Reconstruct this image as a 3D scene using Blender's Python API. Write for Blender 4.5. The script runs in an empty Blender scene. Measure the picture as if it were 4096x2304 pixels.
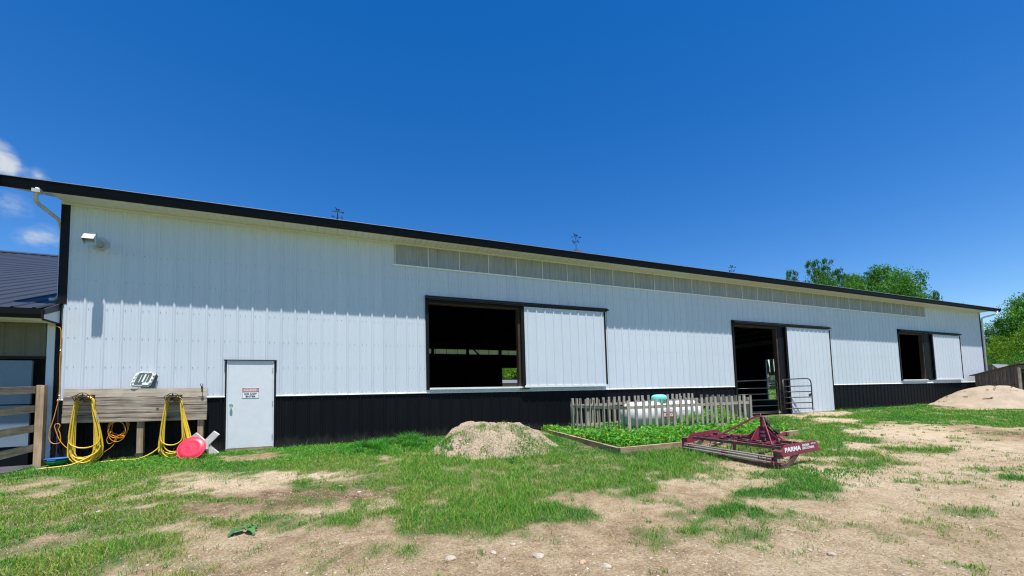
import bpy, bmesh, math, random
import numpy as np
from mathutils import Vector, Matrix

R = math.radians
rnd = random.Random(7)
rng = np.random.default_rng(11)
scene = bpy.context.scene
COL = scene.collection

# ------------------------------------------------------------------ camera
cam_data = bpy.data.cameras.new('camera')
cam_data.sensor_width = 36.0
cam_data.lens = 36.0 * 1657.797 / 4096.0
cam_data.shift_y = (1487.28 - 1152.0) / 4096.0
cam_data.clip_start = 0.05
cam_data.clip_end = 3000.0
cam = bpy.data.objects.new('camera', cam_data)
COL.objects.link(cam)
CAM_O = Vector((0.0, -11.547, 0.7134))
def cam_matrix(yaw, pitch, roll):
    cy, sy = math.cos(yaw), math.sin(yaw); cp, sp = math.cos(pitch), math.sin(pitch)
    f = Vector((sy * cp, cy * cp, sp)); r = Vector((cy, -sy, 0.0)); u = r.cross(f)
    cr, sr = math.cos(roll), math.sin(roll)
    r2 = cr * r + sr * u; u2 = -sr * r + cr * u
    m = Matrix((r2, u2, -f)).transposed().to_4x4()
    m.translation = CAM_O
    return m
cam.matrix_world = cam_matrix(0.4085600, 0.0640603, -0.0274099)
scene.camera = cam

# ------------------------------------------------------------------ sky and sun
SUN_EL = R(75.0)
world = bpy.data.worlds.new('World')
scene.world = world
world.use_nodes = True
wn, wl = world.node_tree.nodes, world.node_tree.links
wn.clear()
w_out = wn.new('ShaderNodeOutputWorld')
w_bg = wn.new('ShaderNodeBackground')
w_bg.inputs['Strength'].default_value = 0.098
sky = wn.new('ShaderNodeTexSky')
sky.sky_type = 'NISHITA'
sky.sun_disc = False
sky.sun_elevation = SUN_EL
sky.sun_rotation = R(180.0)
sky.altitude = 300.0
sky.air_density = 1.0
sky.dust_density = 0.0
sky.ozone_density = 2.5
w_hsv = wn.new('ShaderNodeHueSaturation')
w_hsv.inputs['Hue'].default_value = 0.509
w_hsv.inputs['Saturation'].default_value = 1.40
wl.new(sky.outputs['Color'], w_hsv.inputs['Color'])
# fair-weather clouds in the western half of the sky
w_tc = wn.new('ShaderNodeTexCoord')
def w_math(op, a, b=None, c=None, clamp=False):
    n = wn.new('ShaderNodeMath'); n.operation = op; n.use_clamp = clamp
    for i, v in enumerate((a, b, c)):
        if v is None: continue
        if isinstance(v, (int, float)): n.inputs[i].default_value = v
        else: wl.new(v, n.inputs[i])
    return n.outputs[0]
w_noise = wn.new('ShaderNodeTexNoise'); w_noise.inputs['Scale'].default_value = 55.0
w_noise.inputs['Detail'].default_value = 9.0; w_noise.inputs['Roughness'].default_value = 0.6
w_map = wn.new('ShaderNodeMapping'); w_map.inputs['Scale'].default_value = (1.0, 1.0, 1.8)
wl.new(w_tc.outputs['Generated'], w_map.inputs['Vector'])
wl.new(w_map.outputs['Vector'], w_noise.inputs['Vector'])
CLOUDS = [((-0.452, 0.813, 0.366), 0.022, 1.15), ((-0.436, 0.826, 0.358), 0.014, 0.62), ((-0.411, 0.839, 0.356), 0.010, 0.34),
          ((-0.440, 0.845, 0.309), 0.018, 0.27), ((-0.413, 0.870, 0.272), 0.016, 0.40), ((-0.432, 0.860, 0.266), 0.012, 0.30),
          ((-0.56, 0.74, 0.36), 0.07, 1.4), ((-0.70, 0.62, 0.33), 0.09, 1.1), ((-0.60, 0.75, 0.24), 0.05, 0.5),
          ((-0.86, 0.40, 0.30), 0.10, 1.3), ((-0.93, 0.10, 0.36), 0.09, 1.1), ((-0.80, -0.50, 0.30), 0.10, 1.2)]
w_sum = None
for dvec, rad, amp in CLOUDS:
    d = Vector(dvec).normalized()
    vm = wn.new('ShaderNodeVectorMath'); vm.operation = 'DISTANCE'
    vm.inputs[1].default_value = d
    wl.new(w_tc.outputs['Generated'], vm.inputs[0])
    q = w_math('DIVIDE', vm.outputs['Value'], rad * 1.5)
    q = w_math('MULTIPLY', w_math('SUBTRACT', 1.0, q, clamp=True), amp)
    w_sum = q if w_sum is None else w_math('ADD', w_sum, q)
w_c = w_math('MULTIPLY_ADD', w_noise.outputs['Fac'], 1.5, -0.62)
w_c = w_math('MULTIPLY', w_math('ADD', w_c, w_sum), w_math('MULTIPLY', w_sum, 3.0, clamp=True))
w_c = w_math('MULTIPLY', w_c, 0.95, clamp=True)
w_mix = wn.new('ShaderNodeMix'); w_mix.data_type = 'RGBA'
wl.new(w_c, w_mix.inputs[0]); wl.new(w_hsv.outputs['Color'], w_mix.inputs[6])
w_mix.inputs[7].default_value = (4.0, 4.35, 4.8, 1)
wl.new(w_mix.outputs[2], w_bg.inputs['Color'])
wl.new(w_bg.outputs['Background'], w_out.inputs['Surface'])

sun_data = bpy.data.lights.new('sun', 'SUN')
sun_data.energy = 5.0
sun_data.angle = R(0.53)
sun_data.color = (1.0, 0.965, 0.92)
sun = bpy.data.objects.new('sun', sun_data)
sun.rotation_euler = (R(15.0), 0.0, 0.0)       # shines from -y, 75 degrees up
COL.objects.link(sun)
sun.location = (0, -30, 60)

scene.view_settings.view_transform = 'Standard'
scene.view_settings.look = 'None'
scene.view_settings.exposure = 0.70
scene.view_settings.gamma = 1.0
scene.view_settings.use_curve_mapping = False
scene.render.engine = 'CYCLES'
scene.cycles.max_bounces = 6
scene.cycles.use_denoising = True
scene.cycles.filter_width = 1.2

# ------------------------------------------------------------------ helpers
WL = {}
def wloc(o): return WL.get(o.name, Vector((0, 0, 0)))

class MB:
    """collects vertices and faces in world coordinates"""
    def __init__(s): s.v = []; s.f = []
    def add(s, vs, fs):
        b = len(s.v); s.v.extend([tuple(p) for p in vs]); s.f.extend([tuple(b + i for i in f) for f in fs])
    def box(s, x0, x1, y0, y1, z0, z1):
        s.add([(x0, y0, z0), (x1, y0, z0), (x1, y1, z0), (x0, y1, z0), (x0, y0, z1), (x1, y0, z1), (x1, y1, z1), (x0, y1, z1)],
              [(0, 3, 2, 1), (4, 5, 6, 7), (0, 1, 5, 4), (1, 2, 6, 5), (2, 3, 7, 6), (3, 0, 4, 7)])
    def bar(s, a, b, w, t, up=(0, 0, 1)):
        """rectangular bar from a to b; w = width across, t = thickness along 'up'"""
        a = Vector(a); b = Vector(b); d = (b - a).normalized(); up = Vector(up)
        sd = d.cross(up)
        if sd.length < 1e-4: sd = d.cross(Vector((0, 1, 0)))
        sd.normalize(); u = sd.cross(d)
        p = []
        for c in (a, b):
            for i, j in ((-1, -1), (1, -1), (1, 1), (-1, 1)):
                p.append(c + sd * (i * w / 2) + u * (j * t / 2))
        s.add(p, [(0, 1, 2, 3), (7, 6, 5, 4), (0, 4, 5, 1), (1, 5, 6, 2), (2, 6, 7, 3), (3, 7, 4, 0)])
    def tube(s, pts, r, n=8, cap=True, closed=False):
        pts = [Vector(p) for p in pts]; m = len(pts)
        rr = r if isinstance(r, (list, tuple)) else [r] * m
        prev = None; rings = []
        for i, p in enumerate(pts):
            if closed: d = pts[(i + 1) % m] - pts[i - 1]
            else: d = pts[min(i + 1, m - 1)] - pts[max(i - 1, 0)]
            d.normalize()
            if prev is None:
                a = d.cross(Vector((0, 0, 1)))
                if a.length < 1e-3: a = d.cross(Vector((1, 0, 0)))
            else:
                a = prev - d * prev.dot(d)
                if a.length < 1e-5: a = d.cross(Vector((0.3, 1, 0.2)))
            a.normalize(); b = d.cross(a); prev = a
            rings.append([p + (a * math.cos(2 * math.pi * k / n) + b * math.sin(2 * math.pi * k / n)) * rr[i] for k in range(n)])
        base = len(s.v)
        for rg in rings: s.v.extend([tuple(q) for q in rg])
        mm = m if closed else m - 1
        for i in range(mm):
            for k in range(n):
                i2 = (i + 1) % m
                s.f.append((base + i * n + k, base + i * n + (k + 1) % n, base + i2 * n + (k + 1) % n, base + i2 * n + k))
        if cap and not closed:
            s.f.append(tuple(base + k for k in reversed(range(n))))
            s.f.append(tuple(base + (m - 1) * n + k for k in range(n)))
    def prism(s, poly, a, b):
        """extrude the 3-D polygon 'poly' by the vector from a to b"""
        off = Vector(b) - Vector(a); n = len(poly)
        p = [Vector(q) for q in poly]
        s.add([*p, *[q + off for q in p]],
              [tuple(reversed(range(n))), tuple(range(n, 2 * n))] + [(i, (i + 1) % n, n + (i + 1) % n, n + i) for i in range(n)])
    def lathe(s, prof, origin, axis, n=24):
        """profile of (radius, distance along axis)"""
        ax = Vector(axis).normalized(); a = ax.orthogonal().normalized(); b = ax.cross(a); o = Vector(origin)
        base = len(s.v); m = len(prof)
        for r, h in prof:
            for k in range(n):
                t = 2 * math.pi * k / n
                s.v.append(tuple(o + ax * h + (a * math.cos(t) + b * math.sin(t)) * r))
        for i in range(m - 1):
            for k in range(n):
                s.f.append((base + i * n + k, base + i * n + (k + 1) % n, base + (i + 1) * n + (k + 1) % n, base + (i + 1) * n + k))
        if prof[0][0] > 1e-4: s.f.append(tuple(base + k for k in reversed(range(n))))
        if prof[-1][0] > 1e-4: s.f.append(tuple(base + (m - 1) * n + k for k in range(n)))
    def mesh(s, name, mat, off=Vector((0, 0, 0)), smooth=False, fix=True):
        me = bpy.data.meshes.new(name)
        me.from_pydata([(x - off.x, y - off.y, z - off.z) for x, y, z in s.v], [], s.f)
        if mat: me.materials.append(mat)
        if fix:
            bm = bmesh.new(); bm.from_mesh(me)
            bmesh.ops.recalc_face_normals(bm, faces=bm.faces); bm.to_mesh(me); bm.free()
        if smooth: me.shade_smooth() if hasattr(me, 'shade_smooth') else me.polygons.foreach_set('use_smooth', [True] * len(me.polygons))
        me.update()
        return me
    def build(s, name, mat, parent=None, smooth=False, fix=True, at=None):
        off = wloc(parent) if parent else Vector((0, 0, 0))
        org = Vector(at) if at is not None else off
        o = bpy.data.objects.new(name, s.mesh(name, mat, org, smooth, fix))
        COL.objects.link(o)
        if parent: o.parent = parent
        o.location = org - off
        WL[o.name] = org.copy()
        return o

def put(name, mesh, loc, parent=None, rot=None):
    """another object that shares 'mesh', at world position loc"""
    o = bpy.data.objects.new(name, mesh); COL.objects.link(o)
    off = wloc(parent) if parent else Vector((0, 0, 0))
    if parent: o.parent = parent
    o.location = Vector(loc) - off
    if rot: o.rotation_euler = rot
    WL[o.name] = Vector(loc)
    return o

def thing(name, label, cat, loc, group=None):
    o = bpy.data.objects.new(name, None); COL.objects.link(o)
    o.empty_display_size = 0.1; o.location = loc
    WL[o.name] = Vector(loc)
    o['label'] = label; o['category'] = cat
    if group: o['group'] = group
    return o
def tag(o, label, cat=None, group=None, kind=None):
    o['label'] = label
    if cat: o['category'] = cat
    if group: o['group'] = group
    if kind: o['kind'] = kind
    return o

# ------------------------------------------------------------------ materials
def mat_new(name):
    m = bpy.data.materials.new(name); m.use_nodes = True
    nt = m.node_tree; b = nt.nodes['Principled BSDF']
    return m, nt, b
def tex_coord(nt, scale=(1, 1, 1), kind='Object'):
    tc = nt.nodes.new('ShaderNodeTexCoord'); mp = nt.nodes.new('ShaderNodeMapping')
    mp.inputs['Scale'].default_value = scale
    nt.links.new(tc.outputs[kind], mp.inputs['Vector'])
    return mp.outputs['Vector']
def noise(nt, vec, scale, detail=4.0, rough=0.55):
    n = nt.nodes.new('ShaderNodeTexNoise'); n.inputs['Scale'].default_value = scale
    n.inputs['Detail'].default_value = detail; n.inputs['Roughness'].default_value = rough
    nt.links.new(vec, n.inputs['Vector']); return n.outputs['Fac']
def ramp(nt, fac, stops):
    r = nt.nodes.new('ShaderNodeValToRGB')
    el = r.color_ramp.elements
    while len(el) < len(stops): el.new(0.5)
    for e, (p, c) in zip(el, stops):
        e.position = p; e.color = (*c, 1)
    nt.links.new(fac, r.inputs['Fac']); return r.outputs['Color']
def mixc(nt, fac, a, b, mode='MIX'):
    m = nt.nodes.new('ShaderNodeMix'); m.data_type = 'RGBA'; m.blend_type = mode
    for i, v in ((0, fac), (6, a), (7, b)):
        if isinstance(v, (int, float)): m.inputs[i].default_value = v
        elif isinstance(v, tuple): m.inputs[i].default_value = (*v, 1)
        else: nt.links.new(v, m.inputs[i])
    return m.outputs[2]
def bump(nt, b, fac, strength, dist=0.02):
    n = nt.nodes.new('ShaderNodeBump'); n.inputs['Strength'].default_value = strength; n.inputs['Distance'].default_value = dist
    nt.links.new(fac, n.inputs['Height']); nt.links.new(n.outputs['Normal'], b.inputs['Normal'])
def simple(name, col, rough=0.5, metal=0.0, var=0.12, scale=(1, 1, 1), ns=6.0, bmp=0.0, spec=None, dirt=None):
    """paint, metal, plastic: a base colour with soft uneven wear"""
    m, nt, b = mat_new(name)
    v = tex_coord(nt, scale); n = noise(nt, v, ns)
    lo = tuple(max(c * (1 - var * 1.4), 0) for c in col); hi = tuple(c * (1 + var) for c in col)
    c = ramp(nt, n, [(0.3, lo), (0.7, hi)])
    if dirt:
        n2 = noise(nt, v, ns * 3.1, 7.0, 0.65)
        f = ramp(nt, n2, [(dirt[1], (0, 0, 0)), (dirt[1] + 0.13, (1, 1, 1))])
        c = mixc(nt, f, c, dirt[0])
    nt.links.new(c, b.inputs['Base Color'])
    b.inputs['Roughness'].default_value = rough; b.inputs['Metallic'].default_value = metal
    if spec is not None: b.inputs['Specular IOR Level'].default_value = spec
    if bmp: bump(nt, b, noise(nt, v, ns * 4, 5.0), bmp)
    return m
def wood(name, dark, light, axis, grain=1.0, rough=0.8, bmp=0.35):
    """weathered boards, grain along 'axis'"""
    m, nt, b = mat_new(name)
    oi = nt.nodes.new('ShaderNodeObjectInfo')
    sc = [26.0 * grain] * 3; sc[axis] = 1.3 * grain
    tc = nt.nodes.new('ShaderNodeTexCoord'); mp = nt.nodes.new('ShaderNodeMapping'); mp.inputs['Scale'].default_value = sc
    ad = nt.nodes.new('ShaderNodeVectorMath'); ad.operation = 'ADD'
    ml = nt.nodes.new('ShaderNodeVectorMath'); ml.operation = 'SCALE'; ml.inputs[0].default_value = (7.0, 13.0, 5.0)
    nt.links.new(oi.outputs['Random'], ml.inputs['Scale'])
    nt.links.new(tc.outputs['Object'], ad.inputs[0]); nt.links.new(ml.outputs[0], ad.inputs[1])
    nt.links.new(ad.outputs[0], mp.inputs['Vector'])
    v = mp.outputs['Vector']
    n1 = noise(nt, v, 1.0, 6.0, 0.62); n2 = noise(nt, ad.outputs[0], 3.0, 3.0)
    mid = tuple((a + c) / 2 for a, c in zip(dark, light))
    c1 = ramp(nt, n1, [(0.30, dark), (0.47, mid), (0.68, light)])
    c2 = ramp(nt, n2, [(0.3, (0.72, 0.70, 0.68)), (0.7, (1.12, 1.08, 1.02))])
    c = mixc(nt, 1.0, c1, c2, 'MULTIPLY')
    tone = ramp(nt, oi.outputs['Random'], [(0.0, (0.78, 0.78, 0.80)), (1.0, (1.14, 1.10, 1.05))])
    c = mixc(nt, 1.0, c, tone, 'MULTIPLY')
    nt.links.new(c, b.inputs['Base Color']); b.inputs['Roughness'].default_value = rough
    b.inputs['Specular IOR Level'].default_value = 0.25
    bump(nt, b, n1, bmp, 0.01)
    return m
def sheet_metal(name, col, rough, streak):
    m, nt, b = mat_new(name)
    v = tex_coord(nt, (5.0, 5.0, 0.22)); n = noise(nt, v, 2.2, 5.0, 0.6)
    n2 = noise(nt, tex_coord(nt), 0.7, 3.0)
    lo = tuple(c * (1 - streak) for c in col)
    c = ramp(nt, n, [(0.28, lo), (0.62, col)])
    c = mixc(nt, 1.0, c, ramp(nt, n2, [(0.3, (0.94, 0.95, 0.96)), (0.7, (1.0, 1.0, 1.0))]), 'MULTIPLY')
    oi = nt.nodes.new('ShaderNodeObjectInfo')
    c = mixc(nt, 1.0, c, ramp(nt, oi.outputs['Random'], [(0.0, (0.955, 0.96, 0.965)), (1.0, (1.0, 1.0, 1.0))]), 'MULTIPLY')
    nt.links.new(c, b.inputs['Base Color']); b.inputs['Roughness'].default_value = rough; b.inputs['Specular IOR Level'].default_value = 0.3
    bump(nt, b, n2, 0.08, 0.03)
    return m

def black_steel():
    """dark ribbed steel, dusty splash along the foot of the wall"""
    m, nt, b = mat_new('black_steel')
    v = tex_coord(nt); n = noise(nt, tex_coord(nt, (5, 5, .3)), 2.5, 5.0, .6)
    c = ramp(nt, n, [(.3, (0.0034, 0.0042, 0.0056)), (.7, (0.0060, 0.0070, 0.0090))])
    sp = nt.nodes.new('ShaderNodeSeparateXYZ'); nt.links.new(v, sp.inputs[0])
    ad = nt.nodes.new('ShaderNodeMath'); ad.operation = 'MULTIPLY_ADD'; nt.links.new(noise(nt, tex_coord(nt, (3, 3, 1.2)), 3.0, 7.0, .7), ad.inputs[0]); ad.inputs[1].default_value = .75; nt.links.new(sp.outputs[2], ad.inputs[2])
    f = ramp(nt, ad.outputs[0], [(.10, (.55, .55, .55)), (.34, (0, 0, 0))])
    c = mixc(nt, f, c, (0.055, 0.046, 0.036))
    nt.links.new(c, b.inputs['Base Color']); b.inputs['Roughness'].default_value = .55; b.inputs['Specular IOR Level'].default_value = .13
    return m
M = {}
M['white'] = sheet_metal('white_steel', (0.63, 0.675, 0.715), 0.45, 0.05)
M['black'] = black_steel()
M['trim'] = simple('black_trim', (0.006, 0.0068, 0.008), 0.55, var=0.25, spec=0.2)
M['whitetrim'] = simple('white_trim', (0.79, 0.79, 0.78), 0.45, var=0.04)
M['soffit'] = simple('soffit_vinyl', (0.72, 0.70, 0.645), 0.5, var=0.05)
M['roof'] = simple('roof_steel', (0.02, 0.021, 0.027), 0.42, var=0.2)
M['wingroof'] = simple('wing_roof_steel', (0.017, 0.022, 0.034), 0.5, var=0.14, ns=2.0)
M['frame_wood'] = wood('opening_lumber', (0.03, 0.022, 0.017), (0.085, 0.062, 0.045), 2)
M['frame_wood_x'] = wood('header_lumber', (0.05, 0.034, 0.02), (0.12, 0.075, 0.04), 0)
M['inner'] = simple('shade_dark_interior', (0.020, 0.017, 0.014), 0.9, var=0.3)  # near-black: the shade of the interior is put into this colour
M['galv'] = simple('galvanised_steel', (0.52, 0.53, 0.54), 0.38, 0.75, var=0.12)
M['downspout'] = simple('stained_white_spout', (0.50, 0.50, 0.47), 0.45, var=0.12, dirt=((0.16, 0.14, 0.11), 0.62))
M['door'] = simple('white_door_paint', (0.68, 0.705, 0.72), 0.45, var=0.03)
M['chrome'] = simple('chrome', (0.7, 0.7, 0.7), 0.18, 1.0, var=0.05)
M['steel'] = simple('bare_steel', (0.33, 0.31, 0.28), 0.45, 0.6, var=0.25, dirt=((0.22, 0.17, 0.12), 0.58))
M['sign_white'] = simple('sign_white', (0.80, 0.81, 0.80), 0.5, var=0.02)
M['sign_black'] = simple('sign_black', (0.02, 0.02, 0.022), 0.5, var=0.05)
M['sign_red'] = simple('sign_faded_red', (0.60, 0.17, 0.20), 0.5, var=0.06)
M['gas_red'] = simple('decal_red', (0.47, 0.025, 0.035), 0.45, var=0.06)
M['board_x'] = wood('grey_board', (0.055, 0.046, 0.04), (0.56, 0.49, 0.41), 0, 1.0, bmp=0.7)
M['board_top'] = wood('pale_board', (0.42, 0.35, 0.27), (0.72, 0.63, 0.51), 0, 1.0, bmp=0.25)
M['board_y'] = wood('rail_board', (0.22, 0.17, 0.125), (0.60, 0.50, 0.39), 1, 1.0, bmp=0.4)
M['post_wood'] = wood('post_lumber', (0.26, 0.18, 0.11), (0.60, 0.45, 0.30), 2, 0.8, bmp=0.3)
M['picket'] = wood('picket_grey', (0.24, 0.215, 0.185), (0.50, 0.46, 0.40), 2, 1.2, bmp=0.3)
M['picket_x'] = wood('picket_rail_grey', (0.24, 0.215, 0.185), (0.50, 0.46, 0.40), 0, 1.2, bmp=0.3)
M['picket_y'] = wood('picket_rail_grey_y', (0.24, 0.215, 0.185), (0.50, 0.46, 0.40), 1, 1.2, bmp=0.3)
M['timber'] = wood('bed_timber', (0.20, 0.14, 0.085), (0.46, 0.36, 0.24), 0, 0.8, bmp=0.3)
M['timber_y'] = wood('bed_timber_y', (0.20, 0.14, 0.085), (0.46, 0.36, 0.24), 1, 0.8, bmp=0.3)
M['shed_wood'] = wood('shed_plank', (0.07, 0.058, 0.05), (0.21, 0.18, 0.155), 2, 0.8, bmp=0.5)
M['hose'] = simple('yellow_hose', (0.74, 0.50, 0.045), 0.42, var=0.10, ns=14, dirt=((0.50, 0.34, 0.06), 0.66))
M['cord'] = simple('orange_cord', (0.72, 0.30, 0.02), 0.45, var=0.08)
M['iron'] = simple('dark_bronze_iron', (0.045, 0.036, 0.028), 0.45, 0.5, var=0.3)
M['red_plastic'] = simple('faded_red_plastic', (0.66, 0.030, 0.065), 0.42, var=0.08, ns=5, dirt=((0.72, 0.20, 0.22), 0.62))
M['white_wood'] = wood('white_painted_board', (0.72, 0.71, 0.68), (0.84, 0.83, 0.79), 2, 0.8, bmp=0.15)
M['blue_plastic'] = simple('blue_rubber', (0.02, 0.12, 0.42), 0.45, var=0.1)
M['green_plastic'] = simple('green_rubber', (0.02, 0.28, 0.075), 0.45, var=0.1)
M['tote_white'] = simple('yellowed_white_plastic', (0.78, 0.77, 0.66), 0.45, var=0.06, dirt=((0.40, 0.40, 0.33), 0.66))
M['tote_grey'] = simple('slate_plastic', (0.085, 0.125, 0.13), 0.5, var=0.25)
M['tank'] = simple('tank_paint', (0.60, 0.61, 0.61), 0.42, var=0.05, ns=3, dirt=((0.45, 0.43, 0.38), 0.66))
M['dome'] = simple('turquoise_plastic', (0.16, 0.60, 0.50), 0.42, var=0.06)
M['maroon'] = simple('maroon_paint', (0.235, 0.026, 0.055), 0.5, var=0.2, ns=5, dirt=((0.17, 0.075, 0.055), 0.56))
M['rust'] = simple('rusty_steel', (0.12, 0.07, 0.055), 0.75, var=0.35, ns=9)
M['pipe_grey'] = simple('worn_pipe', (0.30, 0.28, 0.25), 0.5, 0.4, var=0.2, scale=(1, 1, 1), ns=9, dirt=((0.30, 0.22, 0.14), 0.55))
M['black_part'] = simple('black_fitting', (0.02, 0.02, 0.02), 0.45, var=0.2)
M['gate'] = simple('gate_black', (0.022, 0.027, 0.03), 0.4, var=0.2)
M['mat'] = simple('rubber_mat', (0.055, 0.058, 0.062), 0.75, var=0.2, ns=4)
M['vane'] = simple('vane_black', (0.02, 0.02, 0.024), 0.4, 0.3, var=0.2)
M['rock'] = simple('limestone', (0.37, 0.315, 0.25), 0.85, var=0.22, ns=18, bmp=0.5)
M['rock_brown'] = simple('brown_stone', (0.42, 0.27, 0.16), 0.8, var=0.2, ns=14, bmp=0.4)
M['bark'] = simple('bark', (0.10, 0.075, 0.055), 0.9, var=0.3, ns=12, bmp=0.6)
M['shaded_beige'] = simple('shade_dark_beige', (0.15, 0.14, 0.10), 0.7, var=0.05, spec=0.1)  # beige darkened so the colour carries the deep eave shade
M['shaded_door'] = simple('shade_dark_white_door', (0.17, 0.23, 0.28), 0.6, var=0.05, spec=0.2)  # white door darkened and blued, eave shade put into its colour
M['metal_roof_pale'] = simple('pale_metal_roof', (0.30, 0.31, 0.35), 0.4, 0.3, var=0.1)
M['tan_wall'] = simple('tan_wall', (0.36, 0.29, 0.235), 0.7, var=0.08)

# translucent fibreglass of the clerestory
def fibreglass(nm, c0, c1, dust, tr_):
    m, nt, b = mat_new(nm)
    v = tex_coord(nt, (6, 6, 0.5)); n = noise(nt, v, 3.0, 5.0)
    n2 = noise(nt, tex_coord(nt), 2.5, 5.0, 0.65)
    c = ramp(nt, n, [(0.25, c0), (0.7, c1)])
    c = mixc(nt, ramp(nt, n2, [(0.52, (0, 0, 0)), (0.70, (0.7, 0.7, 0.7))]), c, dust)
    nt.links.new(c, b.inputs['Base Color']); b.inputs['Roughness'].default_value = 0.5
    tr = nt.nodes.new('ShaderNodeBsdfTranslucent'); nt.links.new(c, tr.inputs['Color'])
    mx = nt.nodes.new('ShaderNodeMixShader'); mx.inputs[0].default_value = tr_
    out = nt.nodes['Material Output']
    nt.links.new(b.outputs[0], mx.inputs[1]); nt.links.new(tr.outputs[0], mx.inputs[2]); nt.links.new(mx.outputs[0], out.inputs['Surface'])
    return m
M['fibre'] = fibreglass('fibreglass_panel', (0.32, 0.34, 0.35), (0.47, 0.49, 0.48), (0.42, 0.37, 0.28), 0.22)
M['fibre_rear'] = fibreglass('rear_fibreglass_panel', (0.66, 0.66, 0.50), (0.80, 0.79, 0.62), (0.6, 0.58, 0.40), 0.9)

def leafmat(name, stops, trans=0.35, rough=0.5):
    """plant tissue; the per-plant 'tint' attribute runs along the colour stops"""
    m, nt, b = mat_new(name)
    at = nt.nodes.new('ShaderNodeAttribute'); at.attribute_name = 'tint'
    c = ramp(nt, at.outputs['Fac'], stops)
    nt.links.new(c, b.inputs['Base Color']); b.inputs['Roughness'].default_value = rough
    b.inputs['Specular IOR Level'].default_value = 0.3
    tr = nt.nodes.new('ShaderNodeBsdfTranslucent')
    c2 = mixc(nt, 1.0, c, (1.2, 1.25, 0.6), 'MULTIPLY'); nt.links.new(c2, tr.inputs['Color'])
    mx = nt.nodes.new('ShaderNodeMixShader'); mx.inputs[0].default_value = trans
    out = nt.nodes['Material Output']
    nt.links.new(b.outputs[0], mx.inputs[1]); nt.links.new(tr.outputs[0], mx.inputs[2]); nt.links.new(mx.outputs[0], out.inputs['Surface'])
    return m
M['grass'] = leafmat('grass_blade', [(0.0, (0.036, 0.195, 0.034)), (0.35, (0.085, 0.310, 0.030)), (0.62, (0.21, 0.39, 0.036)), (0.82, (0.36, 0.36, 0.08)), (1.0, (0.52, 0.41, 0.21))], 0.34)
M['weed'] = leafmat('weed_leaf', [(0.0, (0.040, 0.19, 0.022)), (0.5, (0.105, 0.35, 0.030)), (0.85, (0.22, 0.45, 0.055)), (1.0, (0.36, 0.38, 0.055))], 0.35)
M['straw'] = leafmat('straw', [(0.0, (0.14, 0.09, 0.05)), (0.5, (0.32, 0.23, 0.13)), (1.0, (0.50, 0.39, 0.24))], 0.1)
M['leaf_a'] = leafmat('tree_leaf', [(0.0, (0.016, 0.085, 0.010)), (0.5, (0.055, 0.195, 0.016)), (1.0, (0.15, 0.34, 0.032))], 0.35)
M['leaf_b'] = leafmat('tree_leaf_yellowish', [(0.0, (0.036, 0.135, 0.010)), (0.5, (0.13, 0.28, 0.018)), (1.0, (0.28, 0.42, 0.038))], 0.35)
M['burdock'] = leafmat('broad_leaf', [(0.0, (0.045, 0.13, 0.035)), (1.0, (0.10, 0.22, 0.065))], 0.2)

def text_mesh(txt, size, mat, bold=0.0, depth=0.0015, sx=1.0):
    cu = bpy.data.curves.new('lettering', 'FONT'); cu.body = txt; cu.size = size
    cu.align_x = 'CENTER'; cu.align_y = 'CENTER'; cu.extrude = depth; cu.offset = bold; cu.resolution_u = 3
    ob = bpy.data.objects.new('lettering', cu); COL.objects.link(ob)
    dg = bpy.context.evaluated_depsgraph_get(); dg.update()
    me = bpy.data.meshes.new_from_object(ob.evaluated_get(dg))
    bpy.data.objects.remove(ob); bpy.data.curves.remove(cu)
    if sx != 1.0:
        for v in me.vertices: v.co.x *= sx
    me.materials.clear(); me.materials.append(mat)
    return me
def fit_width(me, w, h=None):
    xs = [v.co.x for v in me.vertices]; ys = [v.co.y for v in me.vertices]
    kx = w / (max(xs) - min(xs)); ky = (h / (max(ys) - min(ys))) if h else 1.0
    cx = (max(xs) + min(xs)) / 2; cyy = (max(ys) + min(ys)) / 2
    for v in me.vertices: v.co.x = (v.co.x - cx) * kx; v.co.y = (v.co.y - cyy) * ky
    return me

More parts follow.
